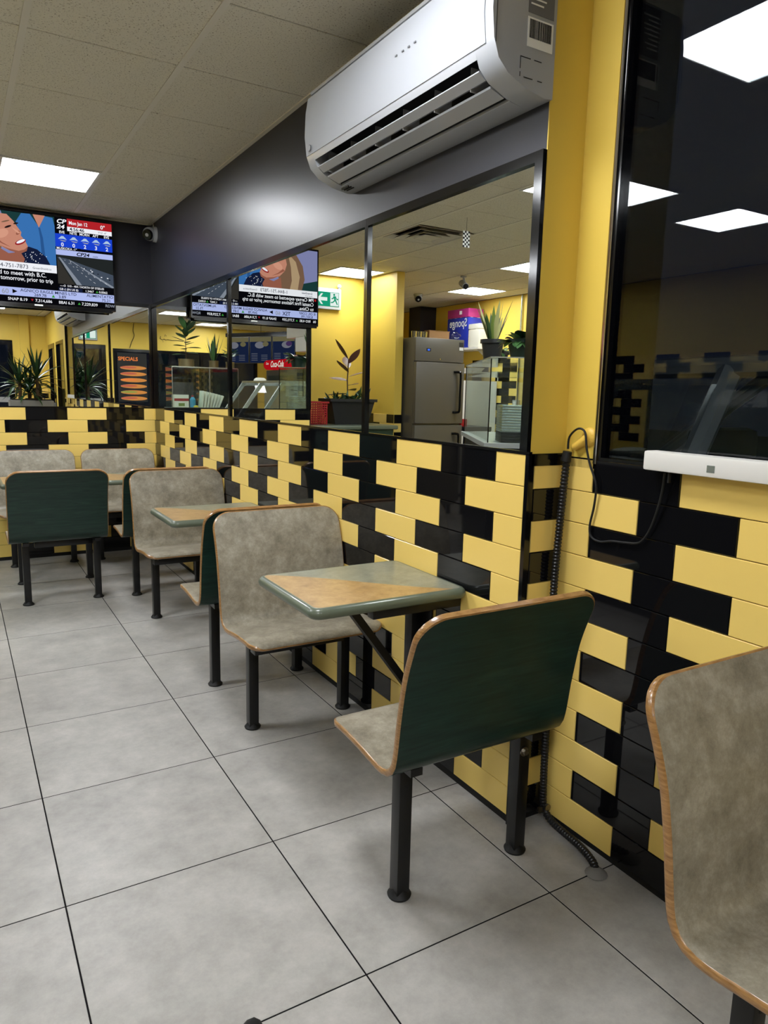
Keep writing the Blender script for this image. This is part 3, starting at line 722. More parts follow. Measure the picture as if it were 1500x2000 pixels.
# side panel
SR('panel_field', .862, .608, SW, SH-.004, 'scr_red'); SR('panel_field', .862, .575, SW, .608, 'scr_white')
ST(.785, .627, .044, 'CP', 'scr_white', .03, shear=.2, sx=1.25); ST(.785, .587, .044, '24', 'scr_white', .03, shear=.2, sx=1.25)
ST(.875, .626, .037, 'Mon Jan 12', 'scr_white', .02, sx=.82); ST(.88, .580, .035, '4:56:46', 'scr_navy', .02, sx=1.05); ST(1.11, .620, .04, '0\u00b0', 'scr_white', .02); ST(1.09, .584, .020, 'YYZ -4\u00b0', 'scr_navy')
SR('panel_field', MX, .548, SW, .575, 'scr_black'); SR('panel_field', MX, .448, SW, .548, 'scr_blue')
for q, (a, t_) in enumerate(zip(('EVE', 'NITE', 'MORN', 'AFT', 'EVE'), '00232')):
    x = .822+q*.083
    ST(x, .552, .028, a, 'scr_white', .02, 'CENTER', sx=.9)
    SP('cloud', [(x-.03, .508), (x-.005, .532), (x+.01, .532), (x+.034, .506), (x+.008, .512)], 'scr_cloud'); SP('cloud', [(x-.02, .502), (x+.03, .500), (x+.02, .492), (x-.005, .494)], 'scr_grey')
    ST(x, .455, .040, t_, 'scr_white', .02, 'CENTER')
SR('panel_field', MX, .428, .955, .450, 'scr_black'); ST(.778, .431, .024, 'MUSKOKA -1\u00b0', 'scr_white', .015)
SR('panel_field', MX, .388, SW, .428, 'scr_lav'); ST(.92, .394, .036, 'CP24', 'scr_black', .03, shear=.2, sx=1.2); ST(1.04, .394, .022, '.com', 'scr_navy')
SR('traffic_picture', .778, .168, SW, .388, 'scr_trees')
SP('traffic_picture', [(.778, .37), (.84, .365), (1.0, .32), (SW, .27), (SW, .168), (.95, .168)], 'scr_road'); SP('traffic_picture', [(.778, .36), (.80, .33), (.88, .20), (.90, .168), (.778, .168)], 'scr_grass')
SP('traffic_picture', [(.79, .37), (.80, .37), (.955, .168), (.915, .168), (.885, .215), (.84, .285)], 'scr_concrete'); SP('traffic_picture', [(.86, .358), (.868, .358), (SW, .178), (SW, .168), (1.18, .168)], 'scr_concrete')
for a, b_ in ((.04, .4), (.13, .8)):
    for q in range(8):
        t_ = q/8; x = .83+t_*(.14+b_*.25); z = .352-t_*.17
        SP('lane_mark', [(x, z), (x+.006+.01*t_, z-.004-.008*t_), (x+.008+.01*t_, z-.003-.008*t_), (x+.003, z)], 'scr_white')
for q in range(14):
    t_ = random.random(); x = .84+t_*.3+.05*random.random(); z = .35-t_*.13
    SR('traffic_car', x, z, x+.006+.006*t_, z+.004+.003*t_, 'scr_white' if q % 2 else 'scr_black')
SR('panel_field', MX, .142, SW, .168, 'scr_black'); ST(.79, .147, .022, '----O  510 - 404 / NORTH OF STEELES', 'scr_white', .015, sx=.92)
SR('panel_field', MX, .112, SW, .142, 'scr_black'); SR('panel_field', .778, .115, .955, .140, 'scr_navy'); ST(.785, .120, .022, 'GB \u00a3 (IN US $)', 'scr_white', .015); ST(.975, .119, .024, '1.3467', 'scr_white', .015); SP('marker', [(1.055, .119), (1.075, .119), (1.065, .137)], 'scr_green'); ST(1.08, .119, .024, '0.0062', 'scr_white', .015)

# ------------------------------------------------------------------ turret security camera in the corner
def turret(name, loc, aim, label, cat='security camera', mount=(0, 0, 1)):
    r = empty(name, loc, label=label, cat=cat, group='white turret cameras')
    mt = Vector(mount)
    MB().cyl(mt*0, -mt*.026, .062, .060, n=28).build('base', 'white_plastic', r)
    a = Vector(aim).normalized(); c = -mt*.052
    MB().sphere(c, .054, 24, 14).build('ball', 'white_plastic', r)
    MB().cyl(c+a*.032, c+a*.053, .044, .036, n=24).build('face_plate', 'black_gloss', r)
    MB().cyl(c+a*.053, c+a*.056, .014, .012, n=16).build('lens', 'grey_plastic', r)
    return r
tc_ = turret('security_camera', (-.0005, 4.63, 2.665), (-.75, -1, -.45), 'white turret security camera in the corner beside the television', mount=(1, 0, 0))
MB().tube([(-.004, .03, .05), (-.004, .06, .08), (-.004, .08, .105)], .0035).build('cable', 'white_matte', tc_)

# ------------------------------------------------------------------ corrugated conduit, pipe stub and cable at the pilaster
cdt = empty('corrugated_conduit', (.106, -.03, 0), label='black corrugated conduit running down the pilaster corner to the floor', cat='conduit')
path = spline([(.012, -.010, 1.235), (.006, -.008, 1.10), (-.002, -.004, .80), (.003, -.004, .40), (.006, -.006, .10), (.008, -.020, .040), (.004, -.06, .022), (.0, -.12, .018), (-.008, -.20, .018), (-.028, -.265, .018), (-.044, -.295, .012)], 26)
acc = [0]
for a, b_ in zip(path[:-1], path[1:]): acc.append(acc[-1]+math.dist(a, b_))
pts = []; rad = []; s = 0; k = 0
while s < acc[-1]:
    i = max(j for j in range(len(acc)) if acc[j] <= s+1e-9); i = min(i, len(path)-2); f_ = (s-acc[i])/max(acc[i+1]-acc[i], 1e-9)
    pts.append(tuple(path[i][d]*(1-f_)+path[i+1][d]*f_ for d in range(3))); rad.append(.0128 if k % 4 < 2 else .0105); s += .0028; k += 1
MB().tube(pts, .012, 10, rr=rad).build('hose', 'conduit', cdt)
MB().cyl((.010, -.022, .055), (.010, -.030, .055), .012, n=12).cyl((-.018, -.014, .05), (-.018, -.024, .05), .010, n=12).build('clamp', 'steel_bolt', cdt)
MB().lathe([(.03, -.012), (.034, -.008), (.022, .002), (.012, .006)], (-.046, -.300, .012), 14).build('putty_patch', 'putty', cdt)
MB().cyl((.008, -.010, 1.225), (.010, -.014, 1.255), .0165, .014, n=14).build('collar', 'rubber', cdt)
ps = MB().tube([(DW-.014, -.056, 1.268), (DW-.010, -.070, 1.278), (DW+.001, -.10, 1.30)], .0135, 12, rr=[.012, .0135, .018]); ps.sphere((DW+.001, -.102, 1.302), .030, 14, 10, (.45, 1, 1))
tag(ps.build('pipe_stub', 'pipe_paint'), 'yellow painted pipe stub coming out of the wall beside the window', 'pipe')
cb = [(.125, -.036, 1.262), (.124, -.04, 1.30), (.122, -.075, 1.327), (.122, -.105, 1.318), (.120, -.118, 1.27), (.122, -.135, 1.22), (.122, -.163, 1.165), (.126, -.158, 1.10), (.126, -.146, 1.035), (.127, -.155, 1.003), (.127, -.19, .995), (.127, -.235, 1.005), (.127, -.285, 1.010), (.126, -.335, 1.02), (.126, -.365, 1.06), (.122, -.388, 1.12), (.118, -.402, 1.175), (.112, -.41, 1.225)]
MB().tube([(x-.106, y+.03, z) for x, y, z in spline(cb, 5)], .0034, 8).build('loose_cable', 'rubber', cdt)['label'] = 'thin black cable looping to the white light bar'
# white light bar leaning at the bottom of the window
bar = empty('light_bar', (.085, 0, 1.232), label='long white light bar fixed across the bottom of the dark window', cat='light bar')
MB().box(0, .05, -1.55, -.358, 0, .052, c=.006).build('housing', 'white_matte', bar)
box_obj('power_lead', (.02, .028, -.43, -.425, -.03, .0), 'rubber', bar)
box_obj('sticker', (-.0006, 0, -.575, -.553, .012, .030), 'case_frame', bar)
box_obj('mount', (.05, .058, -.6, -.5, .01, .04), 'black_metal', bar)

# ------------------------------------------------------------------ exit signs
emis('exit_green', srgb(30, 168, 128), .9); emis('exit_white', srgb(240, 252, 248), 1.0)
def exit_sign(loc, rz, label, two=False):
    r = empty('exit_sign', loc, rz, label=label, cat='exit sign')
    box_obj('housing', (-.18, .18, -.045, 0, -.12, .12), 'white_plastic', r, .008)
    box_obj('face', (-.152, .152, -.0466, -.0455, -.088, .076), 'exit_green', r)
    y = -.0470
    def pl(nm, p, m_, dy=0): MB().poly([(a, y-dy, c) for a, c in p]).build(nm, m_, r, 0)
    pl('door_symbol', [(-.145, -.080), (-.035, -.080), (-.035, .070), (-.145, .070)], 'exit_white')
    man = [[(-.098, .058), (-.086, .066), (-.074, .058), (-.074, .046), (-.086, .038), (-.098, .046)][::-1]]
    pl('running_figure', ell(-.085, .049, .012, .013), 'exit_green', .0004)
    pl('running_figure', [(-.108, .034), (-.078, .034), (-.066, .012), (-.050, .008), (-.050, -.002), (-.074, .0), (-.082, .012), (-.086, -.012), (-.062, -.034), (-.040, -.036), (-.040, -.048), (-.068, -.046), (-.098, -.022), (-.120, -.062), (-.135, -.062), (-.112, -.012), (-.104, .014), (-.125, .0), (-.138, .006), (-.140, -.004), (-.124, -.012)], 'exit_green', .0004)
    pl('arrow', [(.135, .0-.006), (.085, .055), (.06, .055), (.092, .014), (.005, .014), (.005, -.026), (.092, -.026), (.06, -.067), (.085, -.067)], 'exit_white') if not two else pl('door_symbol', [(.145, -.080), (.035, -.080), (.035, .070), (.145, .070)], 'exit_white')
    for x in (-.16, .16):
        MB().cyl((x, -.03, .12), (x, -.03, .135), .012).sphere((x, -.03, .152), .026).build('emergency_lamp', 'white_plastic', r)
    return r
exit_sign((-2.355, 6.245, 2.505), 0, 'lit green running-figure exit sign with arrow on the yellow alcove wall')
exit_sign((-.94, YF+.004, 2.48), pi, 'lit green exit sign above the street door', True)
# ------------------------------------------------------------------ plants
def leaf(parent, base, direc, L_, W_, droop, m_, roll=0., fold=.25, n=7, blunt=.5):
    """one curved leaf blade with thickness-free two-sided mesh, widest at blunt"""
    d = Vector(direc).normalized(); side = d.cross(Vector((0, 0, 1)))
    side = Vector((1, 0, 0)) if side.length < .05 else side.normalized()
    side = Matrix.Rotation(roll, 3, d) @ side; up = side.cross(d)
    g = MB(); p = Vector(base); prev = None; cur = d.copy()
    for k in range(n+1):
        t = k/n
        w_ = W_*max(.04, (sin(pi*min(1, t**(.7 if blunt < .5 else 1.0)))**.75 if 0 < t < 1 else 0.04))
        nn = side.cross(cur).normalized()
        rg = g.ring([p-side*w_/2, p-nn*w_*fold*.5, p+side*w_/2])
        if prev: g.bridge(prev, rg, False)
        prev = rg
        cur = (cur+Vector((0, 0, -droop/n))).normalized(); p = p+cur*(L_/n)
    return g.build('leaf', m_, parent, 60)
def pot(parent, r0, r1, h, m_, rim=.012, sx=1, sy=1):
    MB().lathe([(r0, 0), (r1, h-.03), (r1+rim, h-.03), (r1+rim, h), (r1-.006, h), (r1-.01, h-.03)], n=24, sx=sx, sy=sy).build('pot', m_, parent)
    MB().lathe([(r1*.9, h-.04), (r1*.9, h-.025), (r1*.5, h-.015)], n=18, sx=sx, sy=sy).build('soil', 'soil', parent)
def U(a, b_): return a+(b_-a)*random.random()
def sword_plant(loc, label, n, L0, L1, W_, spread, droop, mats_, potargs, name='snake_plant', cat='plant', rz=0):
    r = empty(name, loc, rz, label=label, cat=cat); pot(r, *potargs); h = potargs[2]-.02
    for k in range(n):
        a = 2*pi*k/n*2.4+U(-.3, .3); e = U(.1, spread)
        leaf(r, (.35*potargs[1]*cos(a), .35*potargs[1]*sin(a), h), (cos(a)*e, sin(a)*e, 1), U(L0, L1), W_*U(.8, 1.2), droop*U(.5, 1.3), random.choice(mats_), U(-.6, .6), .3, 7, .3)
    return r
def rubber_plant(loc, label, height, potargs, mats_, n=14, LL=.2, name='rubber_plant', cat='plant'):
    r = empty(name, loc, label=label, cat=cat); pot(r, *potargs); h = potargs[2]-.02
    MB().tube([(0, 0, h), (.008, .004, h+height*.5), (0, -.004, h+height)], .007, 8).build('stem', 'stem_brown', r)
    for k in range(n):
        t = .18+.82*k/(n-1); a = k*2.4
        up = .15+1.3*t**3
        leaf(r, (0, 0, h+height*t), (cos(a), sin(a), up), LL*U(.85, 1.15), LL*.42, .5*(1-t), random.choice(mats_), U(-.3, .3), .2, 7, .6)
    return r

# yucca in a tall grey planter near the street window (seen in the rear mirror)
yu = empty('potted_yucca', (-.38, -2.42, 0), label='large spiky yucca growing in a tall grey planter', cat='plant')
MB().box(-.34, .34, -.18, .18, 0, 1.17, c=.03).build('planter', 'pot_grey', yu)
MB().box(-.30, .30, -.15, .15, 1.17, 1.185).build('soil', 'soil', yu)
for (cx_, cy_, hh) in ((-.17, .0, .30), (.10, .02, .40), (-.02, -.05, .12)):
    MB().tube([(cx_, cy_, 1.18), (cx_+.01, cy_, 1.18+hh*.5), (cx_, cy_, 1.18+hh)], .028, 9).build('stem', 'stem_brown', yu)
    for k in range(36):
        a = k*2.4+U(-.2, .2); t = k/36; e = 2.4-2.1*t
        leaf(yu, (cx_, cy_, 1.18+hh*(.65+.35*t)), (cos(a)*e*.8, sin(a)*e*.75, .45+1.1*t), U(.40, .54), U(.045, .062), 1.5*(1-t)+.15, random.choice(('leaf_dark', 'leaf_dark', 'leaf_mid')), U(-.3, .3), .35, 7, .3)

# ------------------------------------------------------------------ green waste cabinet with planter and baskets
gc = empty('waste_cabinet', (-2.12, 5.25, 0), label='green waste cabinet with rounded top standing before the alcove', cat='cabinet')
MB().box(-.46, .46, -.24, .24, .06, 1.035, c=.004).build('body', 'green_paint', gc)
MB().box(-.50, .50, -.28, .28, 1.037, 1.08, c=.016).build('worktop', 'table_edge', gc)
box_obj('plinth', (-.44, .44, -.2, .2, 0, .06), 'black_metal', gc)
for x in (-.23, .23):
    d = box_obj('door', (x-.21, x+.21, -.252, -.241, .1, .96), 'green_paint', gc, .002)
    MB().cyl((x+.15, -.252, .90), (x+.15, -.262, .90), .014, n=14).build('knob', 'ink', d)
pl = rubber_plant((-2.18, 5.32, 1.082), 'young rubber plant with small herbs in a black trough planter', .45, (.12, .15, .26, 'pot_black', .02), ('leaf_red', 'leaf_dark', 'leaf_mid', 'leaf_red'), 9, .24)
for ch in list(pl.children):
    if ch.name.startswith(('pot', 'soil')): bpy.data.objects.remove(ch)
tr = MB(); A = tr.ring([(-.20, -.10, 0), (.20, -.10, 0), (.20, .10, 0), (-.20, .10, 0)]); B = tr.ring([(-.26, -.13, .24), (.26, -.13, .24), (.26, .13, .24), (-.26, .13, .24)])
C = tr.ring([(-.285, -.15, .24), (.285, -.15, .24), (.285, .15, .24), (-.285, .15, .24)]); D_ = tr.ring([(-.285, -.15, .27), (.285, -.15, .27), (.285, .15, .27), (-.285, .15, .27)])
E_ = tr.ring([(-.255, -.125, .27), (.255, -.125, .27), (.255, .125, .27), (-.255, .125, .27)]); F_ = tr.ring([(-.25, -.12, .235), (.25, -.12, .235), (.25, .12, .235), (-.25, .12, .235)])
for a, b_ in ((A, B), (B, C), (C, D_), (D_, E_), (E_, F_)): tr.bridge(a, b_)
tr.face(A[::-1]); tr.mi = 1; tr.face(F_); tr.build('trough', ['pot_black', 'soil'], pl, 0)
for k in range(46):
    x = U(-.22, .22); leaf(pl, (x, U(-.09, .09), .24), (U(-.7, .7), U(-.7, .7), 1), U(.08, .22 if x < -.05 else .13), U(.02, .035), U(0, .8), random.choice(('leaf_dark', 'leaf_mid', 'leaf_dark')), U(-1, 1), .2, 5, .6)
def basket(loc, label, a=.12, h=.22):
    r = empty('plastic_basket', loc, label=label, cat='basket', group='red plastic baskets')
    f = MB()
    for z in [h*k/9 for k in range(10)]:
        w_ = a*(.85+.15*z/h); f.box(-w_, w_, -w_, -w_+.004, z, z+.010).box(-w_, w_, w_-.004, w_, z, z+.010).box(-w_, -w_+.004, -w_, w_, z, z+.010).box(w_-.004, w_, -w_, w_, z, z+.010)
    for q in range(9):
        u = -a*.86+a*1.72*q/8
        f.box(u-.004, u+.004, -a*.97, -a*.97+.004, 0, h).box(u-.004, u+.004, a*.97-.004, a*.97, 0, h).box(-a*.97, -a*.97+.004, u-.004, u+.004, 0, h).box(a*.97-.004, a*.97, u-.004, u+.004, 0, h)
    f.build('mesh_wall', 'red_plastic', r)
    box_obj('floor_plate', (-a*.85, a*.85, -a*.85, a*.85, 0, .004), 'red_plastic', r)
    MB().box(-a-.008, a+.008, -a-.008, -a+.006, h, h+.018).box(-a-.008, a+.008, a-.006, a+.008, h, h+.018).box(-a-.008, -a+.006, -a+.006, a-.006, h, h+.018).box(a-.006, a+.008, -a+.006, a-.006, h, h+.018).build('rim', 'red_plastic', r)
basket((-1.755, 5.30, 1.082), 'red plastic basket on the green waste cabinet beside the planter')

# ------------------------------------------------------------------ steel refrigerator
fr = empty('refrigerator', (-3.31, 5.22, 0), label='tall stainless steel refrigerator with black handle at the kitchen entrance', cat='refrigerator')
MB().box(-.335, .335, .03, .74, .12, 2.05, c=.004).build('cabinet', 'stainless', fr)
box_obj('top_panel', (-.335, .335, .0, .029, 1.79, 2.05), 'stainless', fr, .003)
for z0, z1 in ((1.09, 1.78), (.17, 1.07)):
    d = box_obj('door', (-.335, .335, -.025, .029, z0, z1), 'stainless', fr, .006)
    hx = -.255
    MB().tube(spline([(hx+.07, -.025, z1-.10), (hx+.02, -.055, z1-.10), (hx, -.065, z1-.13), (hx, -.065, z1-.35), (hx, -.065, z1-.53), (hx+.02, -.055, z1-.56), (hx+.07, -.025, z1-.56)], 4), .014, 8).build('handle', 'black_gloss', d)
emis('display_blue', srgb(60, 110, 255), 1.2)
box_obj('display', (.13, .19, -.003, .0, 1.90, 1.935), 'ink', fr); box_obj('display_digits', (.145, .175, -.0036, -.003, 1.908, 1.927), 'display_blue', fr)
box_obj('warning_label', (-.325, -.265, -.0015, 0, 1.93, 2.02), 'ink', fr); box_obj('warning_label', (-.325, -.268, -.002, -.0015, 1.93, 1.965), 'sign_white', fr)
MB().cyl((.0, -.0, 1.82), (.0, -.006, 1.82), .008, n=12).build('lock', 'chrome', fr)
for x in (-.28, .28):
    for y in (.1, .66): MB().cyl((x, y, 0), (x, y, .12), .025, n=10).build('foot', 'black_metal', fr)
cbx = empty('cardboard_box', (-3.36, 5.42, 2.052), label='brown cardboard box lying on top of the steel refrigerator', cat='box')
MB().box(-.14, .14, -.10, .10, 0, .085).build('carton', 'cardboard', cbx); box_obj('flap', (-.145, .145, -.105, 0, .086, .092), 'cardboard', cbx)
for x in (-3.02, -3.09, -3.16):
    tag(MB().lathe([(.03, 0), (.036, .07), (.038, .07), (.034, .066)], (x, 5.33, 2.052), 16).build('steel_cup', 'chrome'), 'small shiny steel cup standing on the refrigerator', 'cup', 'steel cups on the refrigerator')
bg = MB().sphere((-3.575, 5.30, 2.10), .055, 12, 8, (1, .9, .75))
bg.v = [(x+U(-.012, .012), y+U(-.012, .012), max(z+U(-.012, .012), 2.053)) for x, y, z in bg.v]
tag(bg.build('plastic_bag', 'case_glass', None, 0), 'crumpled clear plastic bag on the refrigerator corner', 'bag')

# ------------------------------------------------------------------ far kitchen wall: shelf, paper towels, equipment
sh = empty('wall_shelf', (XL, 6.95, 2.06), label='white wall shelf carrying paper towel packs', cat='shelf')
box_obj('board', (.002, .36, -.52, .62, 0, .025), 'white_matte', sh)
for y in (-.4, .5): MB().extr([(.002, -.0), (.28, -.0), (.002, -.2)], y, y+.012).build('bracket', 'grey_plastic', sh)
def towel_pack(x, y, z, w_, d, h, label, blue=True):
    r = empty('paper_towel_pack', (x, y, z), label=label, cat='paper towels')
    for a in range(2):
        for b_ in range(max(2, round(w_/.13))):
            nb = max(2, round(w_/.13)); cy_ = -w_/2+w_*(b_+.5)/nb; cx_ = -d/4+a*d/2
            MB().cyl((cx_, cy_, 0), (cx_, cy_, h), min(d/4, w_/nb/2)*.98, n=16).build('roll', 'foam_white', r)
    q = MB(); e = .004
    m1 = 'paper_blue' if blue else 'foam_white'
    b1 = MB().box(-d/2-e, d/2+e, -w_/2-e, w_/2+e, -.0, h*.78, c=.02); b1.build('wrapper', m1, r)
    MB().box(-d/2-e, d/2+e, -w_/2-e, w_/2+e, h*.78, h+.002, c=.012).build('wrapper_top', 'paper_magenta' if blue else 'foam_white', r)
    if blue:
        text_obj('brand_print', 'Sponge', .16, 'sign_white', r, (d/2+e+.001, -w_*.46, h*.55), (pi/2, 0, pi/2), bold=.002, sx=.9)
        box_obj('print_patch', (d/2+e, d/2+e+.0008, -w_*.2, -w_*.08, h*.86, h*.95), 'sign_white', r)
    return r
towel_pack(XL+.19, 6.98, 2.087, .50, .26, .55, 'blue and magenta pack of paper towel rolls on the kitchen wall shelf')
towel_pack(XL+.22, 6.58, 2.087, .24, .22, .32, 'plain white wrapped paper towel pack beside the blue pack', False)
eq = empty('kitchen_appliance', (XL+.36, 7.0, 0), label='white kitchen appliance standing under the paper towel shelf', cat='appliance')
MB().box(-.33, .30, -.62, .60, .05, 1.62, c=.01).build('cabinet', 'white_matte', eq)
box_obj('base', (-.30, .27, -.6, .58, 0, .05), 'black_metal', eq)
MB().tube(spline([(.31, .1, 1.6), (.33, .12, 1.4), (.32, .02, 1.2), (.33, .06, .9)], 5), .006, 6).build('hose', 'rubber', eq)
wr_ = empty('wire_rack', (XL+.36, 6.85, 1.622), label='white wire rack with dishes on the kitchen appliance', cat='rack')
f = MB()
for q in range(28): f.box(-.28, .28, -.55+q*.04, -.547+q*.04, .115, .119)
for x in (-.28, .28): f.box(x-.004, x+.004, -.56, .54, .11, .125)
for x in (-.27, .27):
    for y in (-.55, .53): f.box(x-.004, x+.004, y-.004, y+.004, 0, .12)
f.build('wires', 'white_matte', wr_)
for q in range(4):
    tag(MB().lathe([(.06, 0), (.10, .05), (.105, .05), (.06, .006)], (XL+.34, 6.45+q*.24, 1.748), 18).build('white_bowl', 'white_matte'), 'white bowl on the wire rack under the paper towels', 'bowl', 'bowls on the wire rack')
co = empty('wall_conduit', (XL+.012, 5.95, 0), label='grey metal conduit with outlet box on the tiled far wall', cat='conduit')
MB().cyl((.012, 0, 1.36), (.012, 0, ZC-.01), .011, n=10).build('pipe', 'case_frame', co)
ob = box_obj('outlet_box', (.001, .055, -.045, .045, 1.25, 1.37), 'grey_plastic', co, .004); box_obj('socket', (.055, .058, -.022, .022, 1.27, 1.35), 'white_matte', ob)
tag(box_obj('fire_box', (-3.75, -3.66, 5.24, 5.34, 1.05, 1.14), 'red_plastic', None, .006), 'small red box beside the refrigerator door', 'box')
st = empty('prep_stand', (-3.86, 5.36, 0), label='low dark prep stand next to the refrigerator', cat='stand')
MB().box(-.2, .2, -.2, .2, 1.0, 1.048).build('top', 'counter_body', st)
for x in (-.18, .18):
    for y in (-.18, .18): box_obj('leg', (x-.015, x+.015, y-.015, y+.015, 0, 1.0), 'black_metal', st)
# ceiling cameras in the serving area
turret('security_camera', (-4.05, 6.85, ZC), (.5, -1, -.7), 'white turret security camera on the kitchen ceiling beyond the refrigerator', mount=(0, 0, 1))
bc_ = empty('bullet_camera', (-3.62, 5.25, ZC), label='white bullet security camera hanging from the kitchen ceiling', cat='security camera')
MB().cyl((0, 0, 0), (0, 0, -.015), .035, n=16).cyl((0, 0, -.015), (.0, -.02, -.07), .012).build('bracket', 'white_plastic', bc_)
MB().cyl((.0, .03, -.075), (.06, -.13, -.135), .036, n=20).build('barrel', 'white_plastic', bc_)
MB().cyl((.059, -.128, -.134), (.063, -.138, -.138), .030, n=20).build('lens', 'black_gloss', bc_)

# ------------------------------------------------------------------ serving counter with glass cases
cn = empty('serving_counter', (0, 0, 0), label='dark serving counter under the slanted deli case', cat='counter')
box_obj('body', (-2.75, -2.05, .44, 2.10, 0, .98), 'counter_body', cn)
box_obj('worktop', (-2.8, -1.96, .42, 2.12, .981, 1.02), 'counter_top', cn)
dl = empty('deli_case', (0, 0, 0), label='refrigerated deli case with slanted glass front and steel frame', cat='display case')
def slant(y, nm='end_frame', w_=.035):
    g = MB(); P_ = [(-1.985, 1.022), (-2.045, 1.022), (-2.375, 1.49), (-2.70, 1.49), (-2.70, 1.53), (-2.34, 1.53)]
    g.extr(P_, y-w_/2, y+w_/2); g.build(nm, 'case_frame', dl)
for y in (.50, 1.25, 2.06): slant(y)
for a, b_ in ((.52, 1.23), (1.27, 2.04)):
    MB().poly([(-2.01, a, 1.03), (-2.01, b_, 1.03), (-2.355, b_, 1.50), (-2.355, a, 1.50)]).build('front_glass', 'case_glass', dl, 0)
box_obj('top_rail', (-2.40, -2.335, .5, 2.06, 1.532, 1.56), 'case_frame', dl)
box_obj('rear_rail', (-2.70, -2.66, .5, 2.06, 1.532, 1.56), 'case_frame', dl)
box_obj('shelf_glass', (-2.64, -2.26, .53, 2.03, 1.25, 1.256), 'case_glass', dl)
box_obj('rear_panel', (-2.72, -2.705, .5, 2.06, 1.022, 1.53), 'case_frame', dl)
for q, y in enumerate((.66, .90, 1.12, 1.42, 1.66, 1.90)):
    r = empty('food_pan', (-2.38, y, 1.021), label='steel food pan in the deli case filled with '+('orange food', 'pale green salad', 'white food, beside yellow', 'yellow food', 'dark green salad', 'white food, beside dark green')[q], cat='pan', group='steel food pans in the deli case')
    MB().box(-.22, .22, -.095, .095, 0, .035, c=.008).build('pan', 'stainless', r)
    g = MB().sphere((0, 0, .03), .085, 12, 6, (2.2, .95, .28)); g.build('food', ('orange_box', 'leaf_light', 'foam_white', 'lemon', 'leaf_mid', 'foam_white')[q], r)
# foam box on the deli top and crates behind it
for y, lb in ((.72, 'white foam bowl lid on the left end of the deli case roof'), ):
    tag(MB().lathe([(.10, 0), (.09, .03), (.06, .05), (.0, .052)], (-2.55, y, 1.561), 18).build('foam_lid', 'foam_white'), 'white foam bowl lid lying on the deli case top', 'lid')
# glass case with plants, set at an angle beside the deli case
ang = math.atan2(.858, -.513)
g1 = empty('glass_case', (-2.04, 2.72, 0), ang, label='tall clear glass display case holding foil trays, plants on its roof', cat='display case')
CL, CWD, CZ0, CZ1 = 1.72, .52, 1.06, 1.70      # local +x along the long side, +y is the counter side
box_obj('base_cabinet', (.0, CL, .02, CWD+.06, 0, 1.02), 'counter_body', g1); box_obj('worktop', (-.02, CL+.02, -.03, CWD+.08, 1.021, 1.058), 'counter_top', g1)
box_obj('front_glass', (0, CL, 0, .006, CZ0, CZ1), 'case_glass', g1); box_obj('rear_glass', (0, CL, CWD-.006, CWD, CZ0, CZ1), 'case_glass', g1)
box_obj('end_glass', (0, .006, .006, CWD-.006, CZ0, CZ1), 'case_glass', g1); box_obj('end_glass', (CL-.006, CL, .006, CWD-.006, CZ0, CZ1), 'case_glass', g1)
box_obj('roof_glass', (-.006, CL+.006, -.006, CWD+.006, CZ1, CZ1+.008), 'case_glass', g1); box_obj('shelf_glass', (.01, CL-.01, .01, CWD-.01, 1.60, 1.606), 'case_glass', g1)
for x, y in ((-.004, -.004), (CL-.004, -.004), (-.004, CWD-.004), (CL-.004, CWD-.004)): box_obj('corner_strip', (x, x+.008, y, y+.008, CZ0, CZ1), 'black_gloss', g1)
for y in (-.006, CWD): box_obj('top_strip', (-.006, CL+.006, y, y+.006, CZ1+.008, CZ1+.016), 'case_frame', g1)
box_obj('top_strip', (-.006, 0, 0, CWD, CZ1+.008, CZ1+.016), 'case_frame', g1)
def loc1(x, y, z): return (g1.matrix_basis if False else Matrix.Translation(g1.location) @ Matrix.Rotation(ang, 4, 'Z')) @ Vector((x, y, z))
for q in range(14):
    p = loc1(.20, .24, CZ0+.001+q*.0205 if q < 4 else CZ0+.083+(q-4)*.021)
    o = MB().box(-.15, .15, -.13, .13, 0, .0195, c=.003).build('food_tray', 'pot_black' if q < 4 else 'foil'); o.location = p; o.rotation_euler = (0, 0, ang)
    tag(o, 'black plastic tray at the bottom of the stack in the glass case' if q < 4 else 'foil tray stacked in the glass case with plants on it', 'tray', 'black trays in the glass case' if q < 4 else 'foil trays in the glass case')
o = box_obj('paper_sheet', (-.10, .10, 0, .0015, 0, .22), 'sign_white'); o.location = loc1(.22, CWD-.03, CZ0+.30); o.rotation_euler = (0, 0, ang)
tag(o, 'white sheet with line drawings behind the foil trays', 'paper')
o.location = loc1(.18, CWD-.012, CZ0+.28)
pk = MB()
for q in range(9): pk.box(-.085+.03*(q % 3), -.065+.03*(q % 3)+.03*random.random(), -.001, -.0004, .03+.055*(q//3), .036+.055*(q//3)+.02*random.random())
pk.build('printed_lines', 'ink', o)
p = loc1(.47, .07, CZ1+.016); sword_plant(p, 'snake plant mix in a black pot on the angled glass case', 16, .20, .37, .04, .38, .3, ('leaf_dark', 'leaf_cream', 'leaf_light', 'leaf_mid'), (.07, .09, .16, 'pot_black'))
p = loc1(.12, .25, CZ1+.016)
pp = empty('prayer_plant', p, label='bushy prayer plant with veined leaves in a dark green pot on the glass case', cat='plant'); pot(pp, .085, .11, .14, 'pot_green')
for k in range(38):
    a = U(0, 2*pi); e = U(.4, 2.2); leaf(pp, (.05*cos(a), .05*sin(a), .12), (cos(a)*e, sin(a)*e, .7), U(.11, .17), U(.065, .09), U(.6, 1.8), random.choice(('leaf_mid', 'leaf_red', 'leaf_dark', 'leaf_light')), U(-.4, .4), .15, 6, .6)
p = loc1(.30, .16, CZ1+.016)
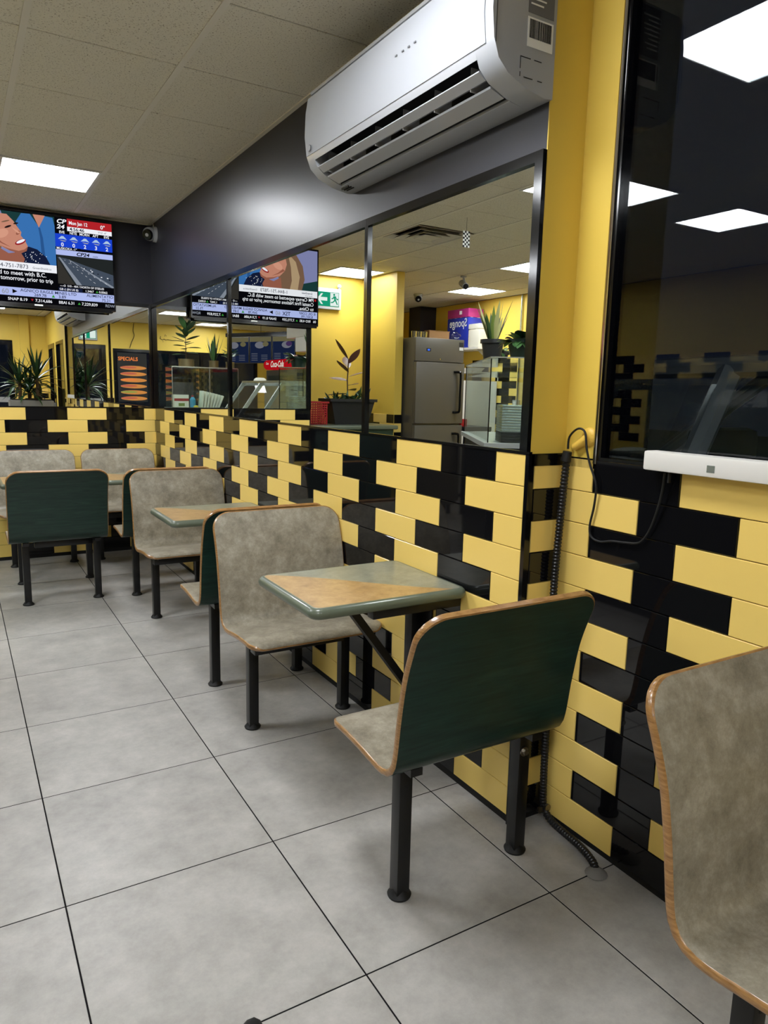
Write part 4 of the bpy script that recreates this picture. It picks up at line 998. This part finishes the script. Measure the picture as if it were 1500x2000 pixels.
vp = empty('trailing_pothos', loc1(.85, .20, CZ1+.016), label='small trailing pothos hanging over the glass case edge', cat='plant'); pot(vp, .05, .065, .09, 'pot_black')
for k in range(22):
    a = U(0, 2*pi); leaf(vp, (.03*cos(a), .03*sin(a), .08), (cos(a), sin(a), U(.2, 1.2)), U(.07, .16), U(.04, .055), U(.3, 1.6), random.choice(('leaf_light', 'leaf_mid')), U(-.6, .6), .15, 5, .6)

# second glass case by the street window, with metal pots on top
g2 = empty('glass_case', (-2.10, -2.72, 0), pi, label='wide glass display case with three potted plants near the shop window', cat='display case')
box_obj('base_cabinet', (0, 1.34, 0, .55, 0, 1.0), 'counter_body', g2); box_obj('worktop', (-.02, 1.36, -.03, .58, 1.001, 1.05), 'counter_top', g2)
for nm, b_ in (('front_glass', (0, 1.3, 0, .006, 1.052, 1.83)), ('rear_glass', (0, 1.3, .494, .5, 1.052, 1.83)), ('end_glass', (0, .006, .006, .494, 1.052, 1.83)), ('end_glass', (1.294, 1.3, .006, .494, 1.052, 1.83)), ('divider_glass', (.52, .526, .006, .494, 1.052, 1.83)), ('roof_glass', (-.006, 1.306, -.006, .506, 1.83, 1.838))): box_obj(nm, b_, 'case_glass', g2)
for x in (-.006, .72, 1.3): box_obj('corner_strip', (x, x+.010, -.010, 0, 1.052, 1.83), 'case_frame', g2)
box_obj('top_strip', (-.006, 1.306, -.012, -.006, 1.822, 1.842), 'case_frame', g2); box_obj('bottom_strip', (-.006, 1.306, -.012, -.006, 1.052, 1.066), 'case_frame', g2)
rubber_plant((-2.44, -2.95, 1.839), 'tall rubber plant in a round metal pot on the glass case', .62, (.15, .15, .15, 'pot_metal', .004), ('leaf_dark', 'leaf_dark', 'leaf_mid'), 18, .30)
sword_plant((-2.99, -2.95, 1.839), 'upright snake plant in a metal pot on the glass case by the shop window', 14, .35, .58, .05, .35, .25, ('leaf_dark', 'leaf_mid'), (.095, .095, .14, 'pot_metal', .004))
zz = empty('bushy_plant', (-3.32, -2.95, 1.839), label='round bushy green plant in a metal pot at the end of the glass case', cat='plant'); pot(zz, .085, .085, .13, 'pot_metal', .004)
for k in range(60):
    a = U(0, 2*pi); t = U(0, 1); leaf(zz, (.1*t*cos(a), .1*t*sin(a), .12+.3*(1-t*.4)*U(.3, 1)), (cos(a), sin(a), U(.2, 1.4)), U(.08, .14), U(.03, .045), .5, random.choice(('leaf_dark', 'leaf_mid', 'leaf_mid')), U(-.5, .5), .15, 5, .6)
# goods in that case
bx_ = empty('printed_carton', (-2.30, -2.92, 1.053), label='white carton with a red band in the glass case by the window', cat='box')
MB().box(-.14, .14, -.09, .09, 0, .25).build('carton', 'foam_white', bx_); MB().box(-.141, .141, .0905, .0915, .13, .18).build('red_band', 'red_plastic', bx_); MB().box(-.06, .06, .0905, .0912, .03, .09).build('print', 'leaf_light', bx_)
bt = empty('cleaning_bottle', (-2.53, -2.88, 1.053), label='blue bottle with red cap beside the carton in the glass case', cat='bottle')
MB().lathe([(.055, 0), (.055, .16), (.03, .2), (.02, .21)], n=18).build('body', 'bottle_blue', bt); MB().lathe([(.022, .211), (.022, .245)], n=14).build('cap', 'red_plastic', bt)
for q in range(7):
    r = empty('takeout_box', (-2.70-.055*q, -2.93, 1.053), label='white foam takeout box leaning in a row in the glass case', cat='box', group='white takeout boxes in the glass case')
    MB().box(-.02, .02, -.11, .11, 0, .33-.012*q, c=.008).build('shell', 'foam_white', r); r.rotation_euler = (0, -.10-.05*q, 0); r.location.z += .005
tag(MB().sphere((-2.565, -2.775, 1.078), .03, 14, 10, (1.6, 1, .8)).build('lemon', 'lemon'), 'single yellow lemon on the floor of the glass case', 'lemon')
# drink machine with lit red sign
emis('coke_red', srgb(206, 22, 34), .75); emis('coke_white', srgb(244, 236, 224), .9)
dm = empty('drink_cooler', (-3.95, -1.12, 0), label='dark drink cooler with a rounded lit red script sign on top', cat='cooler')
box_obj('cabinet', (-.36, .30, -.70, .70, 0, 1.80), 'car_trim', dm, .01)
sg = MB().extr([(.02, 1.81), (.30, 1.81), (.345, 1.84), (.36, 1.895), (.345, 1.95), (.30, 1.985), (.02, 1.985)], -.69, .69); sgo = sg.build('light_box', 'coke_red', dm, 60)
text_obj('sign_text', 'Coca-Cola', .15, 'coke_white', sgo, (.3615, -.34, 1.852), (pi/2, 0, pi/2), shear=.35, bold=.004, sx=.95)
text_obj('sign_text', 'Coca', .06, 'coke_white', sgo, (.3615, -.56, 1.90), (pi/2, 0, pi/2), shear=.35, bold=.001)
MB().box(.301, .302, -.6, .6, .3, 1.7).build('glass_door', 'case_glass', dm, 0)
# exhaust boxes above the counter
hd = empty('exhaust_hood', (-3.85, -.30, 0), label='white stepped exhaust duct hanging above the serving area', cat='duct')
MB().box(-.3, .25, -.42, .55, 2.33, 2.70, c=.006).build('upper_duct', 'white_matte', hd); MB().box(-.3, .25, -.04, .55, 2.09, 2.328, c=.006).build('lower_duct', 'white_matte', hd); box_obj('hanger', (-.02, .02, -.02, .02, 2.70, ZC), 'case_frame', hd)
# menu boards
emis('menu_blue', srgb(36, 48, 86), .55); emis('menu_tan', srgb(150, 140, 104), .5); emis('menu_pale', srgb(160, 160, 176), .5); emis('menu_violet', srgb(96, 70, 128), .5)
mang = math.atan2(1.35, -.75)
for q in range(3):
    c = Vector((-3.70, -4.30, 2.27))+Vector((cos(mang), sin(mang), 0))*(.34+q*.62)
    r = empty('menu_board', c, mang, label='dark blue menu board '+('at the end towards the shop window', 'between two other menu boards', 'at the end towards the white exhaust duct')[q], cat='menu board', group='row of dark blue menu boards')
    box_obj('board', (-.30, .30, .0, .03, -.28, .28), 'car_trim', r)
    def pn(x0, x1, z0, z1, m_, y=-.001): MB().poly([(x0, y, z0), (x1, y, z0), (x1, y, z1), (x0, y, z1)]).build('print', m_, r, 0)
    pn(-.285, .285, -.265, .265, 'menu_blue'); pn(-.285, .285, .17, .265, 'menu_tan', -.002)
    MB().poly([(a, -.0025, b_) for a, b_ in ell(-.12+.1*q, .10, .13, .07)]).build('print', 'menu_pale', r, 0); MB().poly([(a, -.003, b_) for a, b_ in ell(.14, .12, .08, .05)]).build('print', 'menu_violet' if q == 2 else 'menu_tan', r, 0)
    ll = MB()
    for k in range(9): ll.poly([(-.25+.27*(k % 2), -.002, -.22+.035*(k//2)), (-.08+.27*(k % 2), -.002, -.22+.035*(k//2)), (-.08+.27*(k % 2), -.002, -.212+.035*(k//2)), (-.25+.27*(k % 2), -.002, -.212+.035*(k//2))])
    ll.build('print', 'menu_pale', r, 0)
va = MB().box(-.97, .97, -.01, .04, 2.552, 2.63).build('valance', 'black_gloss')
for x in (-.8, 0, .8): MB().cyl((x, .015, 2.63), (x, .015, ZC), .005, n=8).build('hanger', 'black_metal', va)
va.location = tuple(Vector((-3.70, -4.30, 0))+Vector((cos(mang), sin(mang), 0))*.96); va.rotation_euler = (0, 0, mang)
tag(va, 'black valance rail along the ceiling above the menu boards', 'rail')
# poster of filled rolls in the shop window
po = empty('menu_poster', (-1.80, YF+.012, 1.12), pi, label='orange and black poster of filled rolls hanging in the shop window', cat='poster')
emis('poster_dim', srgb(30, 26, 26), .3)
mat('print_bun', srgb(214, 138, 60), .5); mat('print_meat', srgb(196, 92, 70), .5); mat('print_salad', srgb(150, 160, 70), .5); mat('print_orange', srgb(240, 130, 50), .5)
box_obj('sheet', (-.30, .30, 0, .002, 0, 1.02), 'ink', po)
# local +x runs to world -x; the face is towards the room
for q in range(6):
    z = .07+q*.128
    MB().poly([(a, -.0012, b_) for a, b_ in ell(.02, z, .27, .044)]).build('print', 'print_bun', po, 0)
    MB().poly([(a, -.0016, b_) for a, b_ in ell(-.08, z+.008, .17, .022)]).build('print', ('print_meat', 'print_salad', 'print_meat', 'print_orange', 'print_meat', 'print_meat')[q], po, 0)
text_obj('poster_text', 'SPECIALS', .105, 'print_orange', po, (-.285, -.0012, .86), (pi/2, 0, 0), bold=.003, sx=.95)
# brush-script decal and cable on the street wall
dcl = empty('wall_lettering', (-2.6, YF+.002, 2.44), pi, label='black brush-script lettering on the yellow wall above the shop window', cat='lettering')
MB().tube([(.30, -.002, .0), (.20, -.002, .008), (.05, -.002, .005), (-.05, -.002, .02), (-.08, -.002, .005), (-.12, -.002, .03), (-.15, -.002, .0), (-.20, -.002, .035), (-.19, -.002, .08)], .006, 6).build('stroke', 'ink', dcl)
for x, z in ((-.10, .09), (-.07, .095), (-.09, .115), (-.14, -.03)): MB().sphere((x, -.002, z), .008, 8, 6, (1, .3, 1)).build('dot', 'ink', dcl)
tag(MB().tube(spline([(-1.86, YF+.01, ZC-.01), (-1.84, YF+.012, 2.6), (-1.86, YF+.012, 2.5), (-1.80, YF+.012, 2.36), (-1.76, YF+.012, 2.24)], 5), .006, 6).build('power_cable', 'rubber'), 'black cable hanging down the yellow wall to the poster window', 'cable')

# ------------------------------------------------------------------ parked car outside the big window
car = empty('parked_car', (2.15, .85, -.13), 0, label='grey car parked outside the dark window', cat='car')
cw = .86
low = [(-2.2, .35), (-2.25, .75), (-2.1, 1.0), (-1.2, 1.08), (.95, 1.10), (1.95, .95), (2.2, .75), (2.2, .35)]
MB().extr(low, -cw, cw, 'x').build('body', 'car_paint', car, 25)
cabP = [(-1.95, 1.05), (-1.55, 1.62), (-.9, 1.74), (.15, 1.73), (1.05, 1.09)]
g = MB(); prev = None
glp = MB()
for sx_ in (-1, 1):
    top = [(sx_*(cw-.05-.16*max(0, (z-1.05)/.7)), y, z) for y, z in cabP]
    b_ = MB()
    def P(y, z): return (sx_*(cw-.05-.16*max(0, (z-1.05)/.7)), y, z)
    bar = MB()
    bar.tube([P(-1.95, 1.05), P(-1.55, 1.60), P(-.9, 1.71), P(.15, 1.70), P(1.05, 1.09)], .05, 8); bar.build('roof_rail', 'car_paint', car)
    MB().tube([P(-.36, 1.05), P(-.50, 1.70)], .055, 8).build('pillar', 'car_paint', car)
    MB().poly([P(-1.85, 1.06), P(.98, 1.10), P(.15, 1.70), P(-.9, 1.70), P(-1.5, 1.59)]).build('side_window', 'window_glass', car, 0)
ro = MB(); A = ro.ring([(cw-.22, -1.5, 1.62), (cw-.2, -.9, 1.745), (cw-.2, .15, 1.735)]); B = ro.ring([(-cw+.22, -1.5, 1.62), (-cw+.2, -.9, 1.745), (-cw+.2, .15, 1.735)])
ro.bridge(A, B, False); ro.build('roof', 'car_paint', car)
MB().poly([(cw-.08, 1.05, 1.10), (-cw+.08, 1.05, 1.10), (-cw+.2, .15, 1.72), (cw-.2, .15, 1.72)]).build('windshield', 'window_glass', car, 0)
for x in (-cw+.02, cw-.22):
    for y in (-1.4, 1.35):
        MB().cyl((x, y, .33), (x+.2, y, .33), .33, n=28).build('wheel', 'rubber', car)
for x in (-cw-.10, cw+.02): MB().sphere((x+.04, .62, 1.16), .09, 12, 8, (.8, .6, .7)).build('wing_mirror', 'car_paint', car)
for x in (-.36, .36): MB().box(x-.22, x+.22, -.35, -.22, .75, 1.42, c=.05).build('seat_back', 'car_trim', car)

# dark shoe tip at the lower picture edge
sho = MB().sphere((0, 0, .035), .05, 18, 10, (.9, 2.6, .72)); sho.v = [(x, y, max(z, .0)) for x, y, z in sho.v]
so = empty('shoe', (-1.092, -.455, 0), -.5, label='dark shoe standing on the grey floor tiles', cat='shoe')
sho.build('upper', 'rubber', so); MB().lathe([(.05, 0), (.052, .008), (.05, .016)], n=20, sx=.95, sy=2.6).build('sole', 'ink', so)
